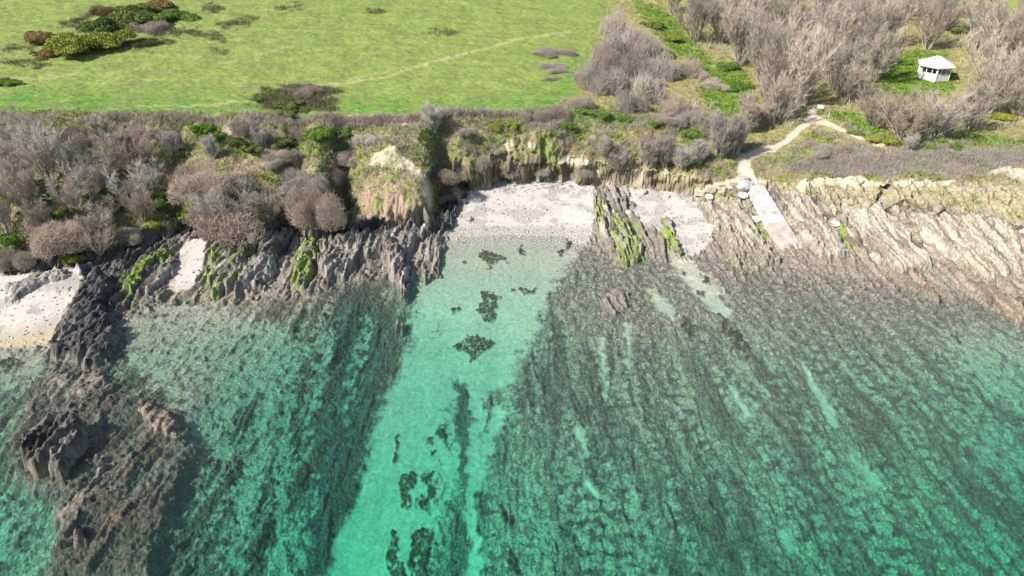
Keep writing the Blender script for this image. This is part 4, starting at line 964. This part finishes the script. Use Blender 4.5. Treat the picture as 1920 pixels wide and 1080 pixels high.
def rock(label, poly, lift, c0, c1, edge=1.2, amp=1.0, wet=.9, seaweed=.0, step=.12, group='rock outcrops along the shore', cat='rock', nm='rock_outcrop', lump=0.0):
    sd = 200 + 13 * _rk[0]; _rk[0] += 1
    W3 = np.array([at(*p) for p in poly], np.float32)
    lo, hi = W3[:, :2].min(0) - .8, W3[:, :2].max(0) + .8
    xs = np.arange(lo[0], hi[0], step, dtype=np.float32); ys = np.arange(lo[1], hi[1], step * 1.25, dtype=np.float32)
    X, Y = [t.ravel() for t in np.meshgrid(xs, ys)]
    wx = fbm(X * 1.1, Y * .5, 4, sd + 1) * 1.1; wy = fbm(X * .8, Y * .8, 3, sd + 2) * .8
    d = sdf(X + wx, Y + wy, W3[:, :2])
    g = ground_base(X, Y)
    st_ = strata(X, Y, sd)
    ff = fbm(X * 1.7, Y * 1.7, 4, sd + 3); fine = fbm(X * 4.5, Y * 1.6, 3, sd + 4)
    pr = smooth(-.05, edge, d + st_ * .25)
    Zr = g - .35 + (lift * .78 + .3) * pr + pr * (st_ * amp * .62 + ff * .22 * amp + fine * .20 + lump * fbm(X * .5, Y * .5, 2, sd + 5))
    bl2 = bedline(X, Y) + wx * .35
    Zr = Zr + pr * ((1 - 2 * np.abs(perlin(bl2 * 3.4, Y * .3, sd + 8))) * .17 + (1 - 2 * np.abs(perlin(bl2 * 1.5, Y * .16, sd + 9))) * .26) * amp
    keep = d > -.35
    nx, ny = len(xs), len(ys)
    a = (np.arange(nx - 1)[None, :] + nx * np.arange(ny - 1)[:, None]).ravel()
    q = np.stack([a, a + 1, a + 1 + nx, a + nx], -1); q = q[keep[q].all(1)]
    # plain reflectances: two stone tones in beds, brown weed near the tide line
    b1 = np.clip(.5 + fbm(bl2 * 1.5, Y * .16, 5, sd + 6, .62) * 1.7, 0, 1)[:, None]; b2 = np.clip(.5 + fbm(X * 5, Y * 3, 3, sd + 7), 0, 1)[:, None]
    cc = (np.array(c0, np.float32) * (1 - b1) + np.array(c1, np.float32) * b1) * (.65 + .7 * b2)
    wm = smooth(wet + .35, wet - .35, Zr + ff * .6)[:, None] * .85
    cc = cc * (1 - wm) + np.array((.215, .19, .152), np.float32) * (.45 + 1.1 * b2) * wm
    sm = (smooth(.58 - .28 * seaweed, .68 - .28 * seaweed, np.clip(.5 + fbm(bl2 * .7, Y * .22, 4, sd + 10), 0, 1)) * min(1, seaweed * 1.5))[:, None] * smooth(.32, .52, b2 * .6 + b1 * .4)
    cc = cc * (1 - sm) + np.array((.19, .265, .05), np.float32) * (.45 + 1.1 * b2) * sm
    un, inv = np.unique(q, return_inverse=True)
    P_ = np.stack([X, Y, Zr], -1)[un]; org = np.array([P_[:, 0].mean(), P_[:, 1].mean(), P_[:, 2].min()], np.float32)
    o = link(nm, np_mesh(nm, P_ - org, inv.reshape(-1, 4), np.clip(cc[un], .01, .8)), MR)
    o.location = org
    o['label'] = label; o['category'] = cat; o['group'] = group
    return o


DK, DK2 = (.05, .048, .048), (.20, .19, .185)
GR, GR2 = (.10, .09, .08), (.37, .34, .30)
BR, BR2 = (.085, .072, .06), (.23, .19, .155)
CR, CR2 = (.18, .155, .125), (.44, .40, .33)
rock('dark jagged rock mass between the pale left beach and the green weed', [(95, 655), (118, 595), (150, 545), (190, 515), (222, 530), (215, 590), (240, 640), (210, 695), (165, 705), (110, 690), (85, 672)], 1.7, (.035, .034, .034), (.17, .162, .155), 1.3, 1.25, .3)
rock('brown weedy rock running from the dark mass into the water', [(58, 745), (88, 698), (150, 700), (212, 690), (216, 718), (160, 745), (75, 762)], 1.1, BR, BR2, 1.0, .7, .6)
rock('black and brown sea rock standing alone off the left beach', [(36, 890), (48, 848), (92, 806), (130, 800), (166, 800), (178, 830), (152, 866), (116, 902), (60, 905)], 3.4, (.04, .037, .033), (.20, .18, .16), 1.0, 1.4, .9, step=.09)
rock('long brown rock ridge right below the lone sea rock', [(88, 992), (128, 942), (165, 905), (200, 868), (222, 862), (216, 882), (172, 932), (122, 988), (96, 1006)], 1.7, BR, BR2, .8, .6, .4)
rock('small brown rock at the seaward end of the long ridge', [(130, 1022), (148, 985), (168, 982), (166, 1020), (146, 1042)], 2.6, BR, BR2, .7, .7, .5)
rock('reddish brown reef breaking the surface right of the lone sea rock', [(252, 772), (285, 752), (334, 778), (356, 812), (352, 840), (300, 822), (268, 800)], 1.1, BR, (.28, .215, .165), .9, .6, .4)
rock('low brown reef flat between the reddish reef and the long ridge', [(205, 900), (222, 862), (240, 850), (232, 900), (200, 960), (185, 950)], 1.5, BR, BR2, .8, .6, .6)
rock('pale boulder heap on the left beach above the sand', [(0, 545), (30, 528), (85, 510), (140, 503), (135, 520), (70, 545), (20, 570), (0, 575)], .7, GR, (.52, .48, .44), .8, .7, 0)
rock('dark rock rib on the left of the small beach, edged by green weed', [(222, 540), (262, 488), (318, 462), (325, 480), (285, 510), (245, 560)], 1.0, DK, DK2, .8, .9, .2, 1.0)
rock('grey rock rib left of the small sandy beach', [(262, 560), (300, 500), (325, 478), (335, 490), (318, 530), (285, 565)], .8, GR, GR2, .7, .8, .4)
rock('grey rock finger right of the small sandy beach with pale green weed', [(388, 470), (425, 448), (478, 452), (476, 490), (440, 545), (400, 565), (382, 520)], 1.1, GR, GR2, 1.0, 1.1, .5, .6)
rock('leaning grey rock rib below the gully between the great bushes', [(505, 440), (535, 445), (528, 500), (495, 545), (432, 566), (448, 525)], 1.6, GR, GR2, 1.0, 1.1, .5)
rock('dark rock rib with a bright green weed top', [(552, 470), (566, 450), (600, 455), (594, 520), (574, 555), (548, 545)], 1.1, DK, GR2, .9, 1.0, .4, .85)
rock('broad pale grey rock ledge at the foot of the promontory', [(604, 450), (650, 438), (740, 432), (806, 428), (818, 445), (780, 468), (750, 492), (716, 486), (690, 490), (640, 530), (600, 545), (590, 500)], 1.5, GR, GR2, 1.2, 1.2, .35)
rock('grey rock spine reaching from the promontory into the water', [(712, 470), (745, 458), (766, 498), (774, 570), (758, 577), (744, 545), (722, 512)], 2.1, GR, (.46, .40, .37), .9, 1.0, .5)
rock('flat grey rock shelf right of the spine beside the sand', [(784, 474), (812, 440), (836, 446), (838, 484), (824, 520), (800, 542), (782, 530)], .75, GR, GR2, .9, .7, .2)
rock('small brown rock in the water off the end of the spine', [(744, 606), (764, 612), (762, 636), (745, 642)], 1.5, BR, BR2, .6, .5, .5)
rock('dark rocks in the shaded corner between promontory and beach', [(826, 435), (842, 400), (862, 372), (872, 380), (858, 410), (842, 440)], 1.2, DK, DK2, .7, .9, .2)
rock('brown weedy rock rib splitting the beach in two', [(1108, 372), (1136, 380), (1172, 425), (1212, 462), (1204, 500), (1150, 505), (1118, 440)], .85, GR, CR2, 1.0, 1.0, .9, .55)
rock('narrow rock rib with green weed in the right part of the beach', [(1238, 408), (1256, 414), (1284, 478), (1272, 490), (1250, 452)], .7, GR, CR2, .6, .7, .5, .8)
rock('rough brown rocks between the beach and the concrete ramp', [(1292, 382), (1345, 380), (1400, 385), (1436, 450), (1470, 498), (1420, 512), (1368, 500), (1345, 440)], .8, CR, CR2, 1.2, 1.0, 1.3, .12)
rock('grey layered rocks right of the concrete ramp', [(1452, 365), (1520, 372), (1562, 425), (1604, 482), (1545, 496), (1502, 455)], 1.0, CR, CR2, 1.2, 1.0, 1.3)
rock('pale layered rock ledge right of the green weed streak', [(1590, 385), (1645, 378), (1700, 420), (1760, 505), (1690, 522), (1626, 482)], .9, CR, (.52, .46, .38), 1.4, .8, 1.2, .05)
rock('cream rock shelf at the right edge of the photo', [(1690, 398), (1760, 396), (1860, 410), (1930, 436), (1930, 520), (1850, 540), (1750, 475)], 1.0, CR, (.54, .46, .36), 1.6, .8, 1.3)
rock('orange brown rock rib at the tide line, left of the cream shelf', [(1690, 500), (1715, 500), (1765, 560), (1770, 590), (1740, 560)], 1.0, BR, (.32, .245, .18), .7, .6, .3)
rock('orange brown rock rib at the tide line below the cream shelf', [(1800, 530), (1840, 530), (1925, 570), (1925, 620), (1860, 590)], .9, BR, (.34, .27, .20), .9, .7, .1)
rock('low brown rock rising from the shallows in front of the divided beach', [(1120, 560), (1150, 540), (1185, 550), (1180, 580), (1140, 600)], .7, BR, BR2, .9, .6, .8)

# loose boulders
MB_ = ground_mat('pale_boulder_stone', 5, .5, .9, .15, .05)


def boulder(px, py, size, label, c=(.55, .52, .48), flat=.6):
    rg = np.random.default_rng(int(px * 7 + py))
    import bmesh
    bm = bmesh.new(); bmesh.ops.create_icosphere(bm, subdivisions=3, radius=1)
    ax = rg.normal(size=(9, 3)); ax /= np.linalg.norm(ax, axis=1)[:, None]; dd = .62 + .3 * rg.random(9)
    for v in bm.verts:
        p = np.array(v.co)
        for a, k in zip(ax, dd):                       # broken flat faces
            e = p @ a - k
            if e > 0: p = p - a * e * .9
        p = p * (1 + .05 * rg.normal())
        v.co = p * np.array([1.15, .85, flat]) * size
    me = bpy.data.meshes.new('boulder'); bm.to_mesh(me); bm.free()
    a = me.color_attributes.new('cover', 'FLOAT_COLOR', 'POINT')
    a.data.foreach_set('color', np.tile(np.array([*c, 1], np.float32), len(me.vertices)))
    o = link('boulder', me, MB_); x, y, zz = at(px, py)
    o.location = (x, y, zz + size * flat * .45); o.rotation_euler = (0, 0, rg.random() * 6.28)
    o['label'] = label; o['category'] = 'boulder'; o['group'] = 'loose pale boulders near the concrete ramp'


boulder(1398, 352, 1.5, 'large grey boulder at the top left of the concrete ramp', (.42, .43, .44))
boulder(1394, 368, .95, 'flat white boulder just below the large grey one', (.66, .62, .57), .45)
boulder(1388, 402, .8, 'white boulder among the brown rocks left of the ramp', (.66, .62, .57))
boulder(1417, 414, .85, 'white boulder on the green weed beside the ramp', (.66, .63, .58))
boulder(1564, 422, .7, 'white boulder at the head of the green weed streak', (.62, .58, .53))
boulder(1330, 372, .8, 'pale boulder at the left end of the stone ledge', (.58, .52, .45))
boulder(1366, 352, .7, 'tan boulder on the stone ledge', (.55, .47, .37))
boulder(1206, 362, .7, 'tan boulder at the top of the right beach', (.52, .46, .38))
boulder(1250, 368, .6, 'small tan boulder at the top of the right beach, right one', (.52, .46, .38))
boulder(880, 412, .6, 'grey boulder on the sand near the dark corner', (.36, .34, .32))
boulder(1178, 400, .6, 'pale boulder on the sand right of the beach rib', (.55, .5, .45))

# loose stones on the beaches
stz = np.clip(beach, 0, 1) * (z0 > -.1) * (.15 + 1.2 * smooth(.5, .62, n2) + 1.6 * smooth(405, 432, ppy) * (ppx > 830) + 1.2 * smooth(.9, .2, gy - Yfoot + 1.2))
Pst, kst, rgs = scatter(stz, 2300, 301)
oc = np.array([(1, 0, 0), (-1, 0, 0), (0, 1, 0), (0, -1, 0), (0, 0, 1), (0, 0, -1), (.62, .62, .5), (-.62, .6, .45), (.6, -.62, .45), (-.6, -.62, .5)], np.float32)
of = np.array([(4, 0, 6), (6, 0, 2), (4, 6, 2), (4, 2, 7), (7, 2, 1), (4, 7, 1), (4, 1, 9), (9, 1, 3), (4, 9, 3), (4, 3, 8), (8, 3, 0), (4, 8, 0), (5, 2, 0), (5, 1, 2), (5, 3, 1), (5, 0, 3)])
sz = (.05 + .16 * rgs.random(len(Pst)) ** 3)[:, None, None]
vv = oc[None] * sz * (.7 + .6 * rgs.random((len(Pst), 10, 1))) * np.array([1.2, .9, .65]) + Pst[:, None, :]
cst = np.repeat(np.array([(.36, .335, .31)], np.float32) * (.55 + 1.1 * rgs.random((len(Pst), 1))), 10, 0)
o = link('beach_stones', np_mesh('beach_stones', vv.reshape(-1, 3), (of[None] + 10 * np.arange(len(Pst))[:, None, None]).reshape(-1, 3), np.clip(cst, .05, .62)), MB_)
o['kind'] = 'stuff'; o['label'] = 'small grey and white stones strewn over the beaches'; o['category'] = 'stones'
# ---------------------------------------------------------------- things people made
import bmesh


def plain_mat(name, c, rough=.8, vary=.12, scale=3.0, bump=.2):
    m, nt, out = nodes(name); L = nt.links.new
    b = nd(nt, 'ShaderNodeBsdfPrincipled', Roughness=rough); b.inputs['Specular IOR Level'].default_value = .25
    tc = nd(nt, 'ShaderNodeTexCoord'); ns = nd(nt, 'ShaderNodeTexNoise', Scale=scale, Detail=6.0, Roughness=.65); L(tc.outputs['Object'], ns.inputs['Vector'])
    mr = nd(nt, 'ShaderNodeMapRange'); mr.inputs[1].default_value = .3; mr.inputs[2].default_value = .7; mr.inputs[3].default_value = 1 - vary; mr.inputs[4].default_value = 1 + vary; L(ns.outputs['Fac'], mr.inputs[0])
    v = nd(nt, 'ShaderNodeVectorMath', operation='SCALE'); v.inputs[0].default_value = c; L(mr.outputs[0], v.inputs['Scale']); L(v.outputs[0], b.inputs['Base Color'])
    bp = nd(nt, 'ShaderNodeBump', Strength=bump, Distance=.03); L(ns.outputs['Fac'], bp.inputs['Height']); L(bp.outputs[0], b.inputs['Normal'])
    L(b.outputs[0], out.inputs['Surface']); return m


def bm_obj(name, bm, mat, parent=None):
    me = bpy.data.meshes.new(name); bm.to_mesh(me); bm.free(); return link(name, me, mat, parent)


def bx(bm, c, s, rz=0.0, bev=0.0):
    r = bmesh.ops.create_cube(bm, size=1); vs = r['verts']
    for v in vs:
        x, y, zz = v.co.x * s[0], v.co.y * s[1], v.co.z * s[2]
        v.co = (c[0] + x * math.cos(rz) - y * math.sin(rz), c[1] + x * math.sin(rz) + y * math.cos(rz), c[2] + zz)
    if bev: bmesh.ops.bevel(bm, geom=list({e for v in vs for e in v.link_edges}), offset=bev, segments=1, affect='EDGES')


WHITE = plain_mat('weathered_white_paint', (.72, .70, .68)); ROOF = plain_mat('pale_roof_felt', (.66, .63, .62), .75, .1, 2.0)
WOOD = plain_mat('dark_wood', (.10, .085, .07)); CONC = plain_mat('pale_concrete', (.47, .455, .435), .9, .25, 1.3, .4); CONC2 = plain_mat('worn_warm_concrete', (.47, .405, .355), .9, .28, 1.1, .5)
SIGN = plain_mat('white_board', (.78, .77, .74)); STONE = plain_mat('cream_stone', (.54, .455, .36), .95, .35, 1.6, .9); GREYP = plain_mat('grey_metal', (.30, .31, .32), .5)

# pavilion
x, y, zz = at(1748, 146)
pv = bpy.data.objects.new('pavilion', None); col.objects.link(pv); pv.location = (x, y, zz); pv.scale = (.9, .9, .9)
pv['label'] = 'white six sided open pavilion with a pale hipped roof in the wood clearing'; pv['category'] = 'pavilion'
RW, RE, HE, HA = 3.15, 3.85, 2.75, 4.5
ang = [R(10 + 60 * k) for k in range(6)]
pt = lambda r, k: (r * math.cos(ang[k % 6]), r * math.sin(ang[k % 6]))
bm = bmesh.new()
lo = [bm.verts.new((*pt(RW + .25, k), -.5)) for k in range(6)]; up_ = [bm.verts.new((*pt(RW + .25, k), .15)) for k in range(6)]
bm.faces.new(up_); bm.faces.new(lo[::-1])
for k in range(6): bm.faces.new((lo[k], lo[(k + 1) % 6], up_[(k + 1) % 6], up_[k]))
bm_obj('floor_slab', bm, CONC, pv)
bm = bmesh.new()
e0 = [bm.verts.new((*pt(RE, k), HE)) for k in range(6)]; e1 = [bm.verts.new((*pt(RE, k), HE + .16)) for k in range(6)]
md = [bm.verts.new((*pt(RE * .5, k), HE + .16 + (HA - HE) * .47)) for k in range(6)]; ap = bm.verts.new((0, 0, HA + .05))
bm.faces.new(e0[::-1])
for k in range(6):
    j = (k + 1) % 6
    bm.faces.new((e0[k], e0[j], e1[j], e1[k])); bm.faces.new((e1[k], e1[j], md[j], md[k])); bm.faces.new((md[k], md[j], ap))
rf = bm_obj('roof', bm, ROOF, pv)
bm = bmesh.new()
for k in range(6):
    p, q = pt(RE + .01, k), (0, 0); n = 2
    for t in range(6):
        a, b = t / 6, (t + 1) / 6
        r_ = lambda f: (p[0] * (1 - f), p[1] * (1 - f), HE + .2 + (HA - HE - .1) * f)
        A, B = np.array(r_(a)), np.array(r_(b)); m_ = (A + B) / 2
        bx(bm, (m_[0], m_[1], m_[2] + .03), (np.linalg.norm(B - A) * .93, .16, .08), math.atan2(p[1], p[0]))
bm_obj('ridge_caps', bm, WHITE, rf)
for k in range(6):
    bm = bmesh.new(); p = pt(RW, k); bx(bm, (*p, .15 + (HE - .15) / 2), (.26, .26, HE - .15), ang[k], .03); bm_obj('column', bm, WHITE, pv)
for k in range(6):
    a, b = np.array(pt(RW, k)), np.array(pt(RW, k + 1)); mid = (a + b) / 2; ln = np.linalg.norm(b - a) - .28; rz = math.atan2(*(b - a)[::-1])
    bm = bmesh.new()
    back = math.sin(math.atan2(mid[1], mid[0])) > .4
    if back: bx(bm, (*mid, .15 + 1.28), (ln, .14, 2.56), rz)
    else: bx(bm, (*mid, .15 + .65), (ln, .14, 1.3), rz); bx(bm, (*mid, 1.5), (ln, .22, .09), rz)
    wl = bm_obj('back_wall' if back else 'parapet', bm, WHITE, pv)
    bm = bmesh.new()
    if not back:
        bm.free()
        for f in (-.18, .18): bm = bmesh.new(); bx(bm, (*(mid + (b - a) * f), 1.545 + .6), (.14, .14, 1.2), rz); bm_obj('mullion', bm, WHITE, wl)
    else: bm.free()
bm = bmesh.new(); bx(bm, (0, .9, .55), (2.4, .5, .1), .1); bx(bm, (-.9, .9, .32), (.1, .45, .36), .1); bx(bm, (.9, 1.0, .32), (.1, .45, .36), .1)
b_ = bm_obj('bench', bm, WOOD); b_.location = (x, y, zz + .02); b_['label'] = 'dark wooden bench inside the white pavilion'; b_['category'] = 'bench'

# slipway
def ribbon(name, L_, R_, thick, mat, parent, nseg=14):
    """a sloping slab between a left and a right edge"""
    bm = bmesh.new(); rows = []
    for i in range(nseg + 1):
        t = i / nseg; a = L_[0] * (1 - t) + L_[1] * t; b = R_[0] * (1 - t) + R_[1] * t
        jit = .05 * np.sin(i * 2.1)
        row = []
        for k in range(5):
            p = a * (1 - k / 4) + b * k / 4
            row.append(bm.verts.new((p[0] + (jit if k in (0, 4) else 0), p[1], p[2] + .02 * math.sin(i * 1.7 + k))))
        row.append(bm.verts.new((b[0], b[1], b[2] - thick))); row.append(bm.verts.new((a[0], a[1], a[2] - thick)))
        rows.append(row)
    for i in range(nseg):
        for k in range(7):
            j = (k + 1) % 7
            bm.faces.new((rows[i][k], rows[i][j], rows[i + 1][j], rows[i + 1][k]))
    bm.faces.new(rows[0][::-1]); bm.faces.new(rows[-1])
    bmesh.ops.recalc_face_normals(bm, faces=bm.faces)
    return bm_obj(name, bm, mat, parent)


def P_at(px, py, up=0.0):
    """point on a raised surface: the ground there, lifted"""
    a = np.array(at(px, py)); a[2] += up; return a


def on_z(px, py, z_): return np.array([*unp(px, py, z_), z_])


tl_, tr2 = on_z(1405, 347, 5.0), on_z(1432, 347, 5.0)
ml, mr_ = on_z(1440, 418, 2.75), on_z(1475, 416, 2.75)
bl, br = on_z(1467, 470, 1.0), on_z(1504, 466, 1.0)
sl = bpy.data.objects.new('slipway', None); col.objects.link(sl)
sl['label'] = 'pale concrete slipway running down from the path into the sea'; sl['category'] = 'slipway'
CONC3 = plain_mat('bright_new_concrete', (.60, .58, .55), .9, .18, 1.6, .4)
for a_, b_, mt_ in ((0, .30, CONC), (.305, .58, CONC3), (.585, .80, CONC), (.805, 1.0, CONC3)):
    lp = lambda f, A_, B_: A_ * (1 - f) + B_ * f
    ribbon('upper_slab', (lp(a_, tl_, ml), lp(b_, tl_, ml)), (lp(a_, tr2, mr_), lp(b_, tr2, mr_)), 1.3, mt_, sl, 5)
ribbon('lower_ramp', (ml + np.array([0, -.02, .06]), bl), (mr_ + np.array([0, -.02, .06]), br), 1.5, CONC2, sl)

# stone ledge beside the slipway head
bm = bmesh.new()
pts = [(1302, 366), (1322, 358), (1342, 352), (1362, 347), (1382, 341), (1402, 336)]
for a, b in zip(pts[:-1], pts[1:]):
    A, B = P_at(*a, .12), P_at(*b, .12); c = (A + B) / 2
    bx(bm, c, (np.linalg.norm(B[:2] - A[:2]) * 1.04, 1.0 + .3 * random.random(), .8 + .2 * random.random()), math.atan2(B[1] - A[1], B[0] - A[0]) + .05 * random.random(), .1)
o = bm_obj('stone_ledge', bm, STONE); o['label'] = 'low cream stone ledge leading from the beach to the ramp head'; o['category'] = 'ledge'

# white board on the cliff
x, y, zz = at(474, 462)
e = bpy.data.objects.new('notice_board', None); col.objects.link(e); e.location = (x, y, zz); e.rotation_euler = (0, 0, .25)
e['label'] = 'blank white board standing on the cliff edge right of the brown bush'; e['category'] = 'sign'
bm = bmesh.new(); bx(bm, (0, 0, 1.35), (.95, .07, 1.5), 0, .015); bm_obj('board', bm, SIGN, e)
for sx in (-.36, .36):
    bm = bmesh.new(); bx(bm, (sx, .08, .75), (.09, .09, 2.3), 0, .01); bm_obj('post', bm, WOOD, e)

# small board at the path fork
x, y, zz = at(1536, 210)
e = bpy.data.objects.new('information_sign', None); col.objects.link(e); e.location = (x, y, zz); e.rotation_euler = (0, 0, -.2)
e['label'] = 'small pale sign on grey legs beside the path fork'; e['category'] = 'sign'
bm = bmesh.new(); bx(bm, (0, 0, .95), (.95, .45, .08), 0, .01)
for v in bm.verts: v.co.z += v.co.y * .9
bm_obj('panel', bm, SIGN, e)
for sx in (-.35, .35):
    bm = bmesh.new(); bx(bm, (sx, .05, .4), (.1, .1, 1.0), 0, .01); bm_obj('leg', bm, GREYP, e)

# dark stems standing in for a shaded crevice; log on the right cliff
rg = np.random.default_rng(5); T = Tubes()
A = np.array(at(1692, 376)); B = np.array(at(1655, 396)); C_ = np.array(at(1660, 428)); O = B.copy()
up1 = np.array([0, -.25, .25])
main = [A - O + up1, (A + B) / 2 - O + up1 * 1.6, B - O + up1, (B + C_) / 2 - O + up1 + np.array([-.4, 0, 0]), C_ - O + up1]
T.stem(main, .10, .22, 6)
for i in range(16):
    s = main[rg.integers(0, 5)]; T.stem(grow(s, np.array([1, -.2 + rg.normal() * .5, .1 - rg.random() * .3]), 1.2 + 2 * rg.random(), 4, -.04, .2, rg), .07, .02, 4)
o = link('crevice_stand_in', T.mesh('crevice_stand_in'), WOOD); o.location = O  # added dark tangle, takes the place of the crevice's shade
o['label'] = 'dark stems standing in for the shaded crevice in the pale rock on the right cliff'; o['category'] = 'crevice stand-in'
T = Tubes(); A, B = np.array(at(1748, 414)), np.array(at(1768, 400))
T.stem([np.zeros(3), (B - A) * .3 + np.array([.1, 0, .1]), (B - A) * .7, B - A + np.array([0, 0, .2])], .26, .16, 8)
T.stem([(B - A) * .6, (B - A) * .75 + np.array([.5, .3, .5])], .1, .05, 5)
o = link('driftwood_log', T.mesh('driftwood_log'), WOOD); o.location = A + np.array([0, 0, .55])
o['label'] = 'dark driftwood log lying on the pale rock at right'; o['category'] = 'log'
# ---------------------------------------------------------------- light and camera
SUN_EL, SUN_AZ = R(43), R(208)      # the sun stands to the left and slightly behind the camera (angle from +x, anticlockwise)
w = bpy.data.worlds.new('World'); bpy.context.scene.world = w; w.use_nodes = True
nt = w.node_tree; nt.nodes.clear()
sky = nt.nodes.new('ShaderNodeTexSky'); sky.sky_type = 'NISHITA'; sky.sun_disc = False
sky.sun_elevation = SUN_EL; sky.sun_rotation = R(90) - SUN_AZ
bg = nt.nodes.new('ShaderNodeBackground'); bg.inputs['Strength'].default_value = .10
wo = nt.nodes.new('ShaderNodeOutputWorld')
nt.links.new(sky.outputs[0], bg.inputs[0]); nt.links.new(bg.outputs[0], wo.inputs[0])
sd = bpy.data.lights.new('sun', 'SUN'); sd.energy = 4.8; sd.angle = R(.5); sd.color = (1, .945, .85)
so = bpy.data.objects.new('sun', sd); col.objects.link(so)
so.rotation_euler = (R(90) - SUN_EL, 0, SUN_AZ + R(90))
cd = bpy.data.cameras.new('camera'); cd.sensor_width = 36; cd.lens = 36 * F / 1920; cd.clip_start = .5; cd.clip_end = 9000
co = bpy.data.objects.new('camera', cd); col.objects.link(co)
co.location = (0, 0, H); co.rotation_euler = (R(90) - P, 0, 0)
sc = bpy.context.scene; sc.camera = co
sc.view_settings.view_transform = 'Standard'; sc.view_settings.look = 'None'
sc.view_settings.exposure = .58; sc.view_settings.gamma = 1
sc.render.engine = 'CYCLES'
sc.cycles.transparent_max_bounces = 12; sc.cycles.max_bounces = 5
